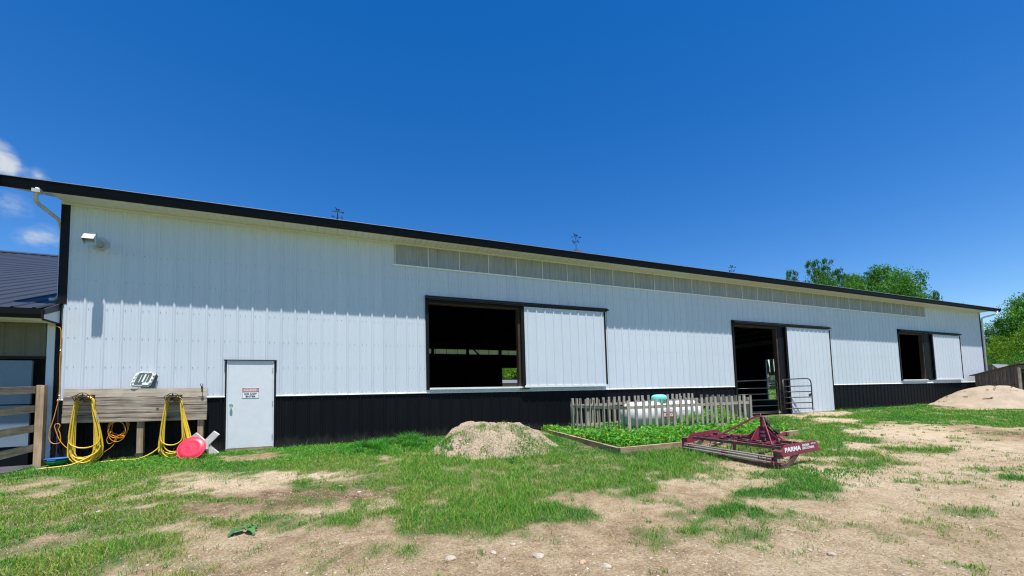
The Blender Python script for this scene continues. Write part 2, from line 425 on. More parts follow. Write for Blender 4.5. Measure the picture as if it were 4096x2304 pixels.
# ------------------------------------------------------------------ ground
# growth map of the yard, 0 bare .. 9 dense: one row per 0.2 m in y from -11, runs of (value, count) along x from -8 in 0.2 m steps
RUNS = [
    (5,40,1,6,3,1,4,1,1,62,2,1,4,1,5,1,4,1,2,2,1,1,2,1,4,3,2,1,1,51,3,4,7,4,8,40),
    (5,40,1,8,2,1,4,2,2,1,1,56,2,1,4,1,5,1,4,1,2,2,1,1,2,1,4,3,2,1,1,51,3,4,7,4,8,42),
    (5,39,1,12,2,1,4,3,1,51,2,1,4,1,5,1,4,1,2,2,1,1,2,1,4,3,2,1,1,52,3,3,7,4,8,43,7,1),
    (5,39,1,15,3,1,4,3,1,46,2,1,4,1,5,1,4,1,2,2,1,1,2,1,4,3,2,1,1,52,3,3,7,4,8,43,7,3),
    (5,39,1,17,2,1,3,1,4,3,3,1,1,40,2,1,4,1,5,1,4,1,2,2,1,1,2,1,4,3,2,1,1,52,3,4,7,4,8,42,7,5),
    (5,39,1,20,2,1,3,1,4,4,1,35,2,1,4,1,5,1,4,1,2,1,1,2,2,1,4,3,2,1,1,52,3,4,7,4,8,43,7,6),
    (5,38,1,23,2,1,3,1,4,3,1,32,2,1,4,1,5,1,4,1,2,1,1,2,2,1,4,3,2,1,1,52,3,4,7,4,8,43,7,8),
    (5,38,1,24,3,1,4,1,3,1,1,31,2,1,4,1,5,1,4,1,2,1,1,2,2,1,4,3,2,1,1,52,3,4,7,4,8,43,7,10),
    (5,38,1,56,2,1,4,1,5,1,4,1,2,1,1,2,2,1,4,3,2,1,1,52,3,4,7,4,8,43,7,12),
    (5,37,6,1,1,34,3,1,6,1,7,2,4,1,1,15,2,1,4,1,5,1,4,1,2,1,1,2,2,1,4,3,2,1,1,53,3,3,7,4,8,44,7,13),
    (5,37,1,36,3,1,4,1,3,1,1,14,2,1,4,1,5,1,4,1,2,1,1,2,2,1,4,3,2,1,1,53,3,4,7,4,8,43,7,15),
    (5,37,1,51,2,1,4,1,5,1,4,1,2,1,1,2,2,1,4,3,2,1,1,53,3,4,7,4,8,43,7,17),
    (5,37,1,19,4,2,5,1,6,2,3,1,1,25,3,1,5,1,4,1,2,1,1,2,2,1,4,3,2,1,1,53,3,4,7,4,8,43,7,19),
    (5,36,6,1,1,16,3,1,8,2,4,1,3,2,6,1,5,1,3,2,1,18,2,1,3,1,2,1,1,7,3,1,4,3,2,1,1,53,3,4,7,4,8,44,7,20),
    (5,36,1,15,2,1,4,1,3,1,8,3,6,2,3,1,1,1,4,1,6,2,1,5,5,1,7,1,6,1,1,7,2,1,3,3,2,1,1,2,2,3,3,1,4,3,3,1,1,54,3,3,7,4,8,44,7,22),
    (5,36,1,14,2,1,1,3,4,1,7,2,5,3,4,1,7,3,1,3,2,1,4,1,8,3,7,1,3,1,1,5,2,3,1,7,3,2,2,1,1,54,3,4,7,4,8,43,7,24),
    (5,35,6,1,1,13,2,3,1,1,2,1,4,3,1,1,5,3,6,1,7,2,2,1,1,1,2,1,6,1,8,5,7,2,5,1,2,1,1,67,3,4,7,4,8,43,7,26),
    (5,36,1,11,3,1,1,1,5,2,1,9,2,1,1,1,2,1,3,1,2,1,3,1,7,1,8,8,7,1,4,1,2,1,3,3,2,1,1,3,2,1,1,56,3,4,7,4,8,44,7,27),
    (5,35,1,11,5,2,7,2,4,3,6,1,5,1,1,1,2,1,1,2,3,1,4,1,2,3,1,2,3,1,4,2,3,1,6,1,8,3,7,2,4,1,3,2,2,1,1,2,3,1,4,2,5,2,4,1,3,1,2,1,1,50,3,4,7,4,8,44,7,29),
    (5,35,1,3,2,1,3,1,1,6,3,1,2,1,7,1,8,1,9,2,8,2,4,1,3,1,2,1,1,1,3,1,4,1,3,1,2,1,1,8,2,1,4,1,6,1,7,1,6,1,3,1,2,3,1,2,4,2,5,6,3,1,1,4,2,2,3,1,2,1,3,1,2,1,1,39,3,4,7,4,8,43,7,31),
    (5,34,6,1,3,1,1,5,2,1,1,2,2,1,8,4,9,5,4,1,1,3,2,1,3,1,2,1,1,10,4,1,6,1,7,3,6,1,4,3,3,1,4,1,5,6,4,1,3,1,2,2,3,1,2,1,4,2,5,4,3,1,2,1,1,7,2,3,4,2,5,1,4,1,3,1,1,20,3,4,7,4,8,43,7,33),
    (5,31,3,1,2,1,5,1,4,1,3,1,1,7,5,1,6,1,8,2,9,6,7,1,4,1,6,1,1,1,3,1,6,1,7,2,6,1,2,1,1,4,3,1,4,3,3,1,6,1,7,4,6,1,5,4,4,1,5,5,6,1,5,2,4,1,6,3,5,5,3,1,2,1,1,5,2,3,5,3,6,2,5,1,4,1,3,1,1,17,3,4,7,4,8,44,7,34),
    (5,30,3,1,4,1,5,2,1,7,6,1,7,1,5,1,8,3,9,4,8,1,2,2,3,1,7,2,5,1,7,4,6,1,2,1,3,1,6,2,5,6,6,11,7,1,6,1,7,5,6,5,5,2,4,2,3,1,1,6,2,1,5,3,6,2,5,3,2,3,1,14,3,4,7,4,8,44,7,36),
    (5,34,1,3,3,1,1,1,6,1,7,5,2,1,8,2,9,2,8,1,7,1,5,1,7,1,8,3,7,10,6,1,5,4,4,1,3,3,4,1,5,1,6,6,7,8,6,1,5,1,4,1,5,1,3,1,4,1,3,1,1,8,3,2,6,3,5,2,2,4,1,13,3,4,7,4,8,44,7,38),
    (5,27,4,1,3,1,5,2,8,2,5,1,1,3,6,1,7,2,6,2,7,4,6,2,8,10,7,2,8,2,7,7,6,2,4,1,3,4,4,1,5,2,6,5,7,8,5,1,4,1,1,14,2,1,3,2,4,2,1,1,2,2,1,14,3,4,7,4,8,44,7,39),
    (5,25,4,1,2,2,5,2,7,1,8,2,4,1,1,1,6,1,7,3,6,1,5,1,6,1,7,4,2,1,4,1,8,15,7,7,6,1,4,1,3,3,4,2,5,2,6,5,7,8,4,1,2,2,1,5,2,1,1,1,2,1,1,8,0,1,1,2,0,4,1,11,2,3,6,1,7,3,8,44,7,41),
    (5,23,4,1,2,1,3,1,4,1,5,1,3,1,2,1,7,1,6,1,3,2,7,1,5,1,6,1,7,1,6,1,2,1,4,1,5,1,7,4,6,1,7,1,8,15,7,8,6,1,5,2,4,1,5,3,6,6,7,10,2,1,1,3,4,2,5,2,4,2,3,2,1,2,0,11,1,11,3,1,4,2,5,1,8,44,7,43),
    (5,21,3,1,2,1,4,1,5,3,2,1,3,1,6,1,5,1,4,1,3,1,7,1,5,1,1,1,7,1,6,1,2,1,1,1,2,1,6,1,7,5,8,16,7,11,6,10,7,12,5,1,4,1,7,3,6,1,5,1,4,1,2,3,1,2,0,11,1,9,2,3,5,2,6,1,7,2,8,40,7,44),
    (5,19,3,1,2,1,4,1,5,4,2,1,3,1,6,2,5,3,4,1,1,2,3,1,1,2,3,1,6,1,7,5,8,17,7,14,6,5,7,20,6,1,4,1,3,1,1,3,0,11,1,12,3,1,4,3,7,4,8,36,7,46),
    (5,17,2,2,4,1,5,5,4,1,5,6,4,1,2,1,1,4,4,1,6,1,5,1,3,1,2,1,5,1,7,1,4,1,7,1,8,14,7,42,4,1,3,1,2,1,0,14,1,9,3,4,6,5,7,4,8,31,7,48),
    (5,14,4,1,2,1,3,1,5,12,6,2,5,1,3,1,1,2,2,2,3,1,4,1,2,1,0,1,1,1,5,1,7,1,3,2,7,1,8,13,7,42,6,1,5,1,4,1,1,3,0,13,1,5,2,1,4,1,3,3,6,5,7,9,8,26,7,50),
    (5,12,4,1,2,1,3,1,5,11,6,5,5,2,4,2,3,1,2,1,1,1,0,2,2,1,6,1,7,2,6,1,7,2,8,12,7,40,8,2,7,2,6,1,4,1,3,1,1,1,0,15,1,3,2,3,3,1,4,1,6,4,7,14,8,22,7,51),
    (5,10,3,1,2,1,3,1,5,12,6,5,5,1,6,2,5,1,2,1,0,4,4,1,7,6,8,12,7,40,8,5,7,1,6,1,4,1,3,1,2,1,0,15,2,5,6,5,7,18,8,17,7,53),
    (5,8,3,1,2,1,4,1,5,13,6,3,5,4,6,2,1,1,0,4,3,1,7,2,6,3,8,13,7,39,8,9,7,1,6,1,4,1,2,2,1,2,0,1,1,7,0,2,2,4,6,5,7,5,8,1,7,16,8,13,7,55),
    (5,6,2,2,4,1,5,14,6,2,5,6,6,1,0,5,2,1,6,1,5,1,6,1,5,2,7,1,8,13,7,39,8,11,7,1,6,1,5,1,3,1,5,1,3,2,2,1,1,1,3,1,2,2,1,1,2,1,1,1,2,2,6,5,7,5,8,10,7,1,8,1,7,5,8,16,7,54),
    (5,3,4,1,2,2,5,23,3,1,4,1,2,1,0,1,1,3,3,2,4,1,2,1,4,2,5,1,7,1,8,11,7,40,8,14,7,3,5,2,6,1,5,2,4,1,5,1,4,1,3,1,2,3,3,1,6,2,7,5,8,17,7,3,8,11,7,5,8,3,7,50),
    (5,1,4,1,2,1,3,1,5,24,3,2,4,1,2,1,1,3,2,2,1,3,2,1,4,1,6,1,8,12,7,41,8,18,7,4,6,1,5,3,4,1,3,1,2,2,6,1,7,4,8,22,7,4,8,4,7,60),
    (2,1,3,1,5,26,3,2,4,1,1,3,2,1,1,2,0,1,1,2,3,1,6,1,8,11,7,42,8,23,7,2,6,2,5,2,6,5,8,24,7,68),
    (5,21,4,3,5,4,3,1,5,1,3,1,1,4,0,3,1,1,2,1,6,1,7,1,8,9,7,46,8,20,7,9,6,1,8,24,7,70),
    (5,20,3,3,5,7,2,1,1,3,0,2,1,2,4,1,5,1,7,3,8,4,7,1,8,1,7,48,8,19,7,4,4,1,5,1,6,2,7,3,8,25,7,12,6,6,7,2,5,2,6,2,7,45),
    (5,19,3,3,5,8,3,1,1,5,3,1,4,1,6,1,7,58,8,17,7,5,3,3,4,1,5,1,3,1,5,1,6,1,7,2,8,26,7,7,6,9,3,2,4,2,5,2,6,4,7,40),
    (5,17,4,1,3,3,5,8,4,1,3,1,1,2,2,1,4,1,3,1,6,1,7,8,6,1,7,52,8,17,7,2,4,1,3,4,2,4,3,1,5,1,7,1,8,26,7,6,6,8,3,7,4,4,5,2,6,3,7,36),
    (5,15,4,2,3,2,4,2,3,1,4,1,5,6,4,3,5,1,4,1,6,1,7,9,6,1,3,1,7,53,8,16,7,2,5,2,4,1,2,2,1,1,2,3,3,2,4,1,5,1,7,1,8,26,7,2,6,8,3,14,4,2,5,2,6,1,7,35),
    (5,12,4,6,5,1,4,1,3,2,5,6,7,3,6,1,7,12,4,1,3,1,6,1,7,54,8,16,7,1,6,1,2,9,3,2,7,2,8,25,7,3,6,6,3,9,2,4,3,6,6,3,7,33),
    (5,10,4,4,5,4,4,1,3,1,4,1,5,4,7,19,4,1,6,1,7,57,8,15,6,1,5,1,3,1,2,7,5,1,6,3,7,2,8,22,7,7,6,1,3,9,2,9,3,1,4,1,5,4,6,3,7,30),
    (5,8,4,4,5,6,4,1,5,4,7,21,6,1,7,59,8,15,7,1,6,1,4,1,3,1,2,4,4,2,5,2,6,2,7,1,8,24,7,5,4,2,3,7,2,10,4,6,5,3,6,2,7,28),
    (5,6,4,4,5,11,7,13,6,1,7,72,8,1,7,1,8,10,7,3,5,1,4,1,3,1,4,7,5,1,6,1,7,2,8,24,7,1,6,1,5,2,4,3,3,3,2,10,3,3,4,8,6,1,7,29),
    (5,4,4,4,5,11,7,13,6,2,4,1,6,1,7,75,8,1,7,2,8,3,7,6,5,2,4,5,2,1,3,1,4,1,5,1,6,2,7,2,8,21,7,5,6,1,5,2,4,2,3,4,2,6,3,7,4,3,6,6,7,26),
    (5,2,4,4,5,11,7,13,6,2,2,1,1,1,3,1,6,2,7,4,6,1,7,79,6,3,5,3,4,1,2,5,3,1,4,2,5,1,6,1,7,2,8,2,7,1,8,6,7,2,8,7,7,8,6,1,5,1,4,2,3,5,2,2,4,3,3,8,6,10,7,23),
    (4,4,5,11,7,14,6,1,2,2,1,1,2,1,4,1,3,1,5,1,7,2,6,2,4,1,6,1,7,77,6,5,5,1,2,10,3,1,4,1,5,1,6,1,7,5,8,3,7,5,8,3,7,11,6,2,5,2,4,2,3,2,5,1,4,7,3,3,6,13,7,22),
    (4,2,5,11,7,16,4,1,1,1,2,3,3,1,4,1,6,1,7,2,6,1,4,2,6,1,7,77,6,4,2,14,3,1,5,1,6,1,7,29,6,2,5,1,4,1,6,1,5,4,4,6,6,12,7,24),
    (5,11,7,17,5,1,3,1,2,1,6,1,5,1,4,1,3,1,4,1,7,3,4,3,7,80,6,1,2,7,1,2,2,5,3,2,4,2,5,1,6,1,7,31,6,4,5,3,4,2,6,12,7,26),
    (5,9,7,19,6,1,3,1,6,3,4,1,6,2,7,3,4,1,6,2,7,80,6,1,4,1,3,1,2,3,1,6,2,4,3,3,4,2,7,34,6,4,5,1,7,1,6,11,7,27),
    (5,7,7,21,6,2,7,3,6,1,7,5,6,2,7,83,5,1,3,1,1,8,2,6,3,1,6,4,7,34,6,1,7,6,6,6,7,29),
    (5,5,7,120,5,1,3,1,1,5,2,8,5,2,6,5,7,41,6,3,7,30),
    (5,2,7,124,6,1,4,1,2,1,1,1,2,8,5,6,6,3,7,74),
    (5,1,7,127,5,1,3,2,2,7,5,8,7,75),
    (7,130,5,1,3,2,2,4,6,1,5,8,7,75),
]
GRID = np.array([np.repeat(r[0::2], r[1::2]) for r in RUNS], float) / 9.0
def vnoise(x, y, s, seed=0):
    """smooth value noise, numpy"""
    x = np.asarray(x, float) / s + seed * 17.31; y = np.asarray(y, float) / s + seed * 9.77
    xi = np.floor(x); yi = np.floor(y); fx = x - xi; fy = y - yi
    fx = fx * fx * (3 - 2 * fx); fy = fy * fy * (3 - 2 * fy)
    def h(a, b):
        v = np.sin(a * 127.1 + b * 311.7 + seed * 74.7) * 43758.5453
        return v - np.floor(v)
    return (h(xi, yi) * (1 - fx) + h(xi + 1, yi) * fx) * (1 - fy) + (h(xi, yi + 1) * (1 - fx) + h(xi + 1, yi + 1) * fx) * fy
def fbm(x, y, s, seed=0, o=4):
    t = 0.0; a = 0.5; n = 0.0
    for i in range(o):
        t = t + a * vnoise(x, y, s / 2 ** i, seed + i); n += a; a *= 0.55
    return t / n
def gz(x, y):
    x = np.asarray(x, float); y = np.asarray(y, float)
    z = np.interp(x, [-8, -2, 3, 7, 18, 24, 30, 40], [-.36, -.35, -.31, -.30, -.25, -.22, -.2, -.18]) + 0.05 * np.clip(y, -14, 0)
    s = np.clip((y - 3) / 9, 0, 1)
    return z + np.clip((x - 38) * 0.125, 0, 4.5) * s * s * (3 - 2 * s)
def gzf(x, y): return float(gz(x, y))
def micro(x, y):
    k = np.clip(-np.asarray(y) / 1.2, 0, 1)
    return k * (0.05 * (fbm(x, y, 1.6, 3) - 0.5) + 0.05 * (fbm(x, y, 0.45, 5) - 0.5))
def cover(x, y):
    """how much grows on the ground at (x, y), 0..1"""
    gx = np.clip((np.asarray(x) + 8) / 0.2, 0, GRID.shape[1] - 1.001); gy = np.clip((np.asarray(y) + 11) / 0.2, 0, GRID.shape[0] - 1.001)
    i = gx.astype(int); j = gy.astype(int); fx = gx - i; fy = gy - j
    v = (GRID[j, i] * (1 - fx) + GRID[j, i + 1] * fx) * (1 - fy) + (GRID[j + 1, i] * (1 - fx) + GRID[j + 1, i + 1] * fx) * fy
    n = fbm(x, y, 0.9, 21, 3) * 0.42 + fbm(x, y, 0.30, 31, 3) * 0.36 + fbm(x, y, 0.11, 35, 2) * 0.22
    return np.clip((v - 0.5) * 1.2 + 0.50 + 0.13 * np.clip((1.5 - x) / 2, 0, 1) + (n - 0.5) * 2.9, 0, 1)

def axis(segs):
    a = []
    for lo, hi, st in segs: a += list(np.arange(lo, hi, st))
    return np.array(a + [segs[-1][1]])
gxs = axis([(-900, -60, 120), (-60, -10, 10), (-10, -3.5, .16), (-3.5, 14, .11), (14, 36, .2), (36, 80, 2), (80, 1000, 115)])
gys = axis([(-400, -40, 60), (-40, -12, 4), (-12, -3, .11), (-3, 0.4, .13), (0.4, 40, 3), (40, 1000, 120)])
GX, GY = np.meshgrid(gxs, gys)
GZ = gz(GX, GY) + micro(GX, GY)
nx, ny = len(gxs), len(gys)
gm = bpy.data.meshes.new('ground')
co = np.stack([GX, GY, GZ], -1).reshape(-1, 3)
ii, jj = np.meshgrid(np.arange(nx - 1), np.arange(ny - 1))
b0 = (jj * nx + ii).ravel()
quads = np.stack([b0, b0 + 1, b0 + nx + 1, b0 + nx], -1)
def np_mesh(me, co, faces, smooth=False):
    k = faces.shape[1]
    me.vertices.add(len(co)); me.vertices.foreach_set('co', co.astype(np.float32).ravel())
    me.loops.add(faces.size); me.loops.foreach_set('vertex_index', faces.astype(np.int32).ravel())
    me.polygons.add(len(faces)); me.polygons.foreach_set('loop_start', np.arange(0, faces.size, k, dtype=np.int32))
    me.polygons.foreach_set('loop_total', np.full(len(faces), k, np.int32))
    me.polygons.foreach_set('use_smooth', np.full(len(faces), smooth))
    me.update(calc_edges=True); me.validate()
def set_attr(me, name, vals):
    a = me.attributes.new(name, 'FLOAT', 'POINT'); a.data.foreach_set('value', np.asarray(vals, np.float32))
np_mesh(gm, co, quads, True)
inside = (GX > -8) & (GX < 36.2) & (GY < 0.5) & (GY > -11)
cv = np.where(inside, cover(GX, GY), np.where(GY > 1, 0.9, np.clip(0.9 + (fbm(GX, GY, 6, 9) - .5) * .8, 0, 1)))  # unseen ground outside set grassy to cut warm bounce onto the wall
cv = np.where((GX > -5.3) & (GX < 35.9) & (GY > 0.05) & (GY < 22), 0.0, cv)
set_attr(gm, 'growth', cv.ravel())
tone = 0.5 + (fbm(GX, GY, 2.6, 41) - 0.5) * 1.5
def blob(cx, cy, rx, ry, v):
    global tone
    w = np.clip(1.5 - ((GX - cx) / rx) ** 2 - ((GY - cy) / ry) ** 2, 0, 1)
    tone = tone * (1 - w) + (v + (fbm(GX, GY, .8, 43) - .5) * .5) * w
for b in [(-0.6, -3.2, 1.9, .35, .95), (-1.2, -3.8, 1.6, .35, .95), (-.2, -4.9, 2.0, .6, .12), (-1.6, -6.1, 1.3, .5, .55), (1.0, -8.4, 2.5, 1.0, .45),
          (7.4, -8.4, 1.5, .6, .15), (12.5, -5.0, 4, 1.6, .85), (10, -7.5, 4.5, 1.4, .8), (6.5, -9.0, 1.5, .6, .75), (8.5, -6.9, 2.5, 1, .7), (22, -3, 5, 1.2, .9), (5, -9.6, 2, .7, .6), (4.6, -6.2, 1.2, .5, .75)]:
    blob(*b)
set_attr(gm, 'tone', np.clip(tone, 0, 1).ravel())
def ground_mat():
    m, nt, b = mat_new('yard_ground')
    L = nt.links
    v = tex_coord(nt)
    a1 = nt.nodes.new('ShaderNodeAttribute'); a1.attribute_name = 'growth'
    a2 = nt.nodes.new('ShaderNodeAttribute'); a2.attribute_name = 'tone'
    n_f = noise(nt, v, 38.0, 8.0, 0.75); n_m = noise(nt, v, 5.0, 7.0, 0.65); n_c = noise(nt, v, 140.0, 4.0, 0.8)
    t = nt.nodes.new('ShaderNodeMath'); t.operation = 'MULTIPLY_ADD'; L.new(n_m, t.inputs[0]); t.inputs[1].default_value = 1.5; t.inputs[2].default_value = -0.75
    t2 = nt.nodes.new('ShaderNodeMath'); t2.operation = 'ADD'; L.new(t.outputs[0], t2.inputs[0]); L.new(a2.outputs['Fac'], t2.inputs[1])
    dirt = ramp(nt, t2.outputs[0], [(0.0, (0.135, 0.092, 0.052)), (0.28, (0.262, 0.192, 0.115)), (0.60, (0.385, 0.298, 0.187)), (1.0, (0.48, 0.388, 0.268))])
    fine = ramp(nt, n_f, [(0.30, (0.30, 0.27, 0.24)), (0.43, (0.80, 0.78, 0.76)), (0.56, (1.10, 1.09, 1.08)), (0.70, (1.55, 1.52, 1.48))])
    dirt = mixc(nt, 1.0, dirt, fine, 'MULTIPLY')
    # small stones in the dirt
    vo = nt.nodes.new('ShaderNodeTexVoronoi'); vo.inputs['Scale'].default_value = 40.0; L.new(v, vo.inputs['Vector'])
    st = ramp(nt, vo.outputs['Distance'], [(0.20, (1, 1, 1)), (0.30, (0, 0, 0))])
    sel = nt.nodes.new('ShaderNodeSeparateColor'); L.new(vo.outputs['Color'], sel.inputs[0])
    pick = ramp(nt, sel.outputs[0], [(0.55, (0, 0, 0)), (0.60, (1, 1, 1))])
    stf = mixc(nt, 1.0, st, pick, 'MULTIPLY')
    stc = ramp(nt, sel.outputs[1], [(0.0, (0.15, 0.115, 0.085)), (0.5, (0.36, 0.30, 0.23)), (1.0, (0.60, 0.54, 0.46))])
    dirt = mixc(nt, stf, dirt, stc)
    thatch = ramp(nt, n_f, [(0.3, (0.030, 0.080, 0.016)), (0.52, (0.062, 0.120, 0.026)), (0.75, (0.19, 0.18, 0.075))])
    gf = nt.nodes.new('ShaderNodeMath'); gf.operation = 'MULTIPLY_ADD'; L.new(n_m, gf.inputs[0]); gf.inputs[1].default_value = 0.8; gf.inputs[2].default_value = -0.4
    gf2 = nt.nodes.new('ShaderNodeMath'); gf2.operation = 'ADD'; L.new(gf.outputs[0], gf2.inputs[0]); L.new(a1.outputs['Fac'], gf2.inputs[1])
    gr = ramp(nt, gf2.outputs[0], [(0.25, (0, 0, 0)), (0.80, (0.88, 0.88, 0.88))])
    c = mixc(nt, gr, dirt, thatch)
    L.new(c, b.inputs['Base Color']); b.inputs['Roughness'].default_value = 0.95; b.inputs['Specular IOR Level'].default_value = 0.15
    add = nt.nodes.new('ShaderNodeMath'); add.operation = 'MULTIPLY_ADD'; L.new(n_c, add.inputs[0]); add.inputs[1].default_value = 0.35; L.new(n_f, add.inputs[2])
    bump(nt, b, add.outputs[0], 0.9, 0.035)
    return m
M['ground'] = ground_mat()
gm.materials.append(M['ground'])
ground = bpy.data.objects.new('ground', gm); COL.objects.link(ground)
tag(ground, 'sandy dirt and patchy grass yard in front of the barn', None, None, 'structure')

# ------------------------------------------------------------------ barn
ZB, ZS = 0.92, 5.11            # top of the black wainscot, level of the soffit
XL, XR, YB = -5.26, 35.9, 21.6  # corners and depth
RX0, RP = -5.136, 0.3048        # first rib, rib pitch
barn = thing('metal_barn', 'long white metal riding arena barn with black wainscot, dark roof edge and sliding doors', 'barn', (15.3, 10.8, -0.3))

def profile(x0, x1):
    """x, y of the ribbed sheet between x0 and x1 (outside is -y)"""
    pts = []
    k0 = int(math.floor((x0 - RX0) / RP)) - 1; k1 = int(math.ceil((x1 - RX0) / RP)) + 1
    for k in range(k0, k1 + 1):
        c = RX0 + k * RP
        pts += [(c - .034, 0), (c - .014, -.020), (c + .014, -.020), (c + .034, 0)]
        for q in (.25, .5, .75):
            m = c + q * RP; pts += [(m - .016, 0), (m - .006, -.0045), (m + .006, -.0045), (m + .016, 0)]
    out = []
    def yat(x):
        for (a, b), (c, d) in zip(pts, pts[1:]):
            if a <= x <= c: return b + (d - b) * (x - a) / (c - a) if c > a else b
        return 0.0
    out.append((x0, yat(x0)))
    out += [p for p in pts if x0 + 1e-4 < p[0] < x1 - 1e-4]
    out.append((x1, yat(x1)))
    return out
def sheet(mb, x0, x1, z0, z1, y=0.0):
    if x1 - x0 < 1e-3 or z1 - z0 < 1e-3: return
    p = profile(x0, x1); n = len(p)
    mb.add([(a, y + b, z0) for a, b in p] + [(a, y + b, z1) for a, b in p], [(i, i + 1, n + i + 1, n + i) for i in range(n - 1)])
OPEN = [(-2.295, -1.295, -2, 1.768), (2.43, 5.30, 1.06, 3.50), (14.62, 17.50, -2, 3.43), (26.66, 29.35, 1.115, 3.53), (1.55, 29.56, 4.47, 6)]
def cut_runs(x0, x1, z0, z1):
    """the sheet between x0..x1, z0..z1 less the openings, as rectangles"""
    xs = sorted({x0, x1, *[v for o in OPEN for v in o[:2] if x0 < v < x1]}); out = []
    for a, c in zip(xs, xs[1:]):
        m = (a + c) / 2; iv = [(z0, z1)]
        for o in OPEN:
            if o[0] < m < o[1]:
                nv = []
                for lo, hi in iv:
                    if o[3] <= lo or o[2] >= hi: nv.append((lo, hi)); continue
                    if o[2] > lo: nv.append((lo, o[2]))
                    if o[3] < hi: nv.append((o[3], hi))
                iv = nv
        out += [(a, c, lo, hi) for lo, hi in iv if hi - lo > .002]
    return out
shared = {}
for j in range(45):
    x0 = max(RX0 + 3 * j * RP - .04, XL + .06); x1 = min(RX0 + (3 * j + 3) * RP - .04, XR - .05)
    for nm, mt, z0, z1 in (('wall_panel', M['white'], ZB, ZS), ('wainscot_panel', M['black'], -0.62, ZB)):
        runs = cut_runs(x0, x1, z0, z1)
        plain = len(runs) == 1 and runs[0] == (x0, x1, z0, z1) and 0 < j < 44
        for (a, c, lo, hi) in runs:
            if plain and nm in shared: put(nm, shared[nm], (x0, 0, 0), barn); continue
            mb = MB(); sheet(mb, a, c, lo, hi)
            if not mb.v: continue
            o = mb.build(nm, mt, barn, fix=False, at=(a, 0, 0))
            if plain: shared[nm] = o.data
# drip ledge between white and black, broken at the doors
for a, b in ((-5.2, -2.31), (-1.27, 14.55), (20.73, 35.85)):
    mb = MB(); mb.prism([(a, -.028, ZB - .005), (a, -.034, ZB + .012), (a, -.002, ZB + .03), (a, -.002, ZB - .005)], (a, 0, 0), (b, 0, 0)); mb.build('ledge_trim', M['whitetrim'], barn)
for a, b in ((-5.2, -2.31), (-1.27, 14.55), (20.73, 35.85)):
    mb = MB(); za, zb2 = gzf(a, 0) + .03, gzf(b, 0) + .03
    mb.bar((a, -.02, za), (b, -.02, zb2), .05, .05); mb.build('base_trim', M['trim'], barn)
# screws (too small to pick apart)
mb = MB()
for zz in (1.0, 1.62, 2.24, 2.86, 3.48, 4.1):
    for k in range(0, 134):
        for dx in (.055, .16):
            x = RX0 + k * RP + dx
            if any(o[0] - .08 < x < o[1] + .08 and o[2] < zz < o[3] for o in OPEN): continue
            if (5.3 < x < 8.45 or 17.4 < x < 20.75 or 29.3 < x < 32.9) and zz < 3.6: continue
            mb.box(x - .006, x + .006, -.008, .001, zz - .006, zz + .006)
sc = mb.build('screw', M['steel'], barn, fix=False); sc['kind'] = 'stuff'
# corner trims
mb = MB(); mb.box(XL, XL + .144, -.026, .0, 2.94, ZS); mb.box(XL - .004, XL + .02, 0, .14, 2.94, ZS); mb.build('corner_trim', M['trim'], barn)
mb = MB(); mb.box(XR - .06, XR + .004, -.026, .0, -.5, ZS); mb.box(XR - .02, XR + .004, 0, .12, -.5, ZS); mb.build('corner_trim', M['trim'], barn)
# soffit boards
mb = MB(); w = RP
mb.add([(0, -.50, 0), (w * .48, -.50, 0), (w * .5, -.50, .012), (w * .52, -.50, 0), (w - .006, -.50, 0), (w, -.50, .014),
        (0, -.03, 0), (w * .48, -.03, 0), (w * .5, -.03, .012), (w * .52, -.03, 0), (w - .006, -.03, 0), (w, -.03, .014)], [(i, i + 1, i + 7, i + 6) for i in range(5)])
sm = mb.mesh('soffit_panel', M['soffit'], fix=False)
for k in range(135): put('soffit_panel', sm, (XL + .03 + k * RP, 0, ZS), barn)
mb = MB(); mb.box(XL, XR, -.04, -.0, ZS - .045, ZS - .004); mb.build('soffit_channel', M['soffit'], barn)
# clerestory
for j in range(31):
    a = 1.57 + j * 3 * RP; b = min(a + 3 * RP, 29.55)
    if b - a < .05: break
    mb = MB(); sheet(mb, a, b - .002, 4.49, ZS - .045, -.001); mb.build('clerestory_panel', M['fibre'], barn, fix=False)
    mb = MB(); mb.box(a - .012, a + .012, -.030, -.006, 4.50, ZS - .046); mb.build('batten', M['soffit'], barn)
mb = MB(); mb.box(1.50, 29.58, -.05, .0, 4.452, 4.492); mb.build('clerestory_sill', M['whitetrim'], barn)
# eave: fascia with folded drip edge, roof planes
ye, ze, SLP, YR = -.60, 5.285, 1 / 3, 11.0
zr = ze + SLP * (YR - ye)
RL, RRT = -5.95, 36.87
mb = MB()
mb.prism([(RL, -.50, ZS - .012), (RL, -.535, ZS - .012), (RL, -.555, ZS + .03), (RL, -.565, ze - .035), (RL, -.60, ze - .012), (RL, -.60, ze), (RL, -.50, ze)], (RL, 0, 0), (RRT, 0, 0))
mb.build('eave_gutter', M['trim'], barn)
mb = MB(); mb.bar((RL, -.607, ze + .004), (RRT, -.607, ze + .004), .012, .012); mb.build('drip_edge', M['galv'], barn)
for sgn, nm in ((1, 'front'), (-1, 'rear')):
    mb = MB(); n = int((RRT - RL) / RP); pts = []
    for k in range(n + 1):
        x = RL + k * RP
        pts += [(x, 0), (x + .02, .02), (x + .045, .02), (x + .065, 0)]
    pts = [p for p in pts if p[0] < RRT] + [(RRT, 0)]
    m_ = len(pts); y2 = YR + sgn * 0; ya = ye if sgn > 0 else 2 * YR - ye
    mb.add([(x, ya, ze + h) for x, h in pts] + [(x, YR, zr + h) for x, h in pts], [(i, i + 1, m_ + i + 1, m_ + i) for i in range(m_ - 1)])
    mb.build('roof_plane', M['roof'], barn, fix=False)
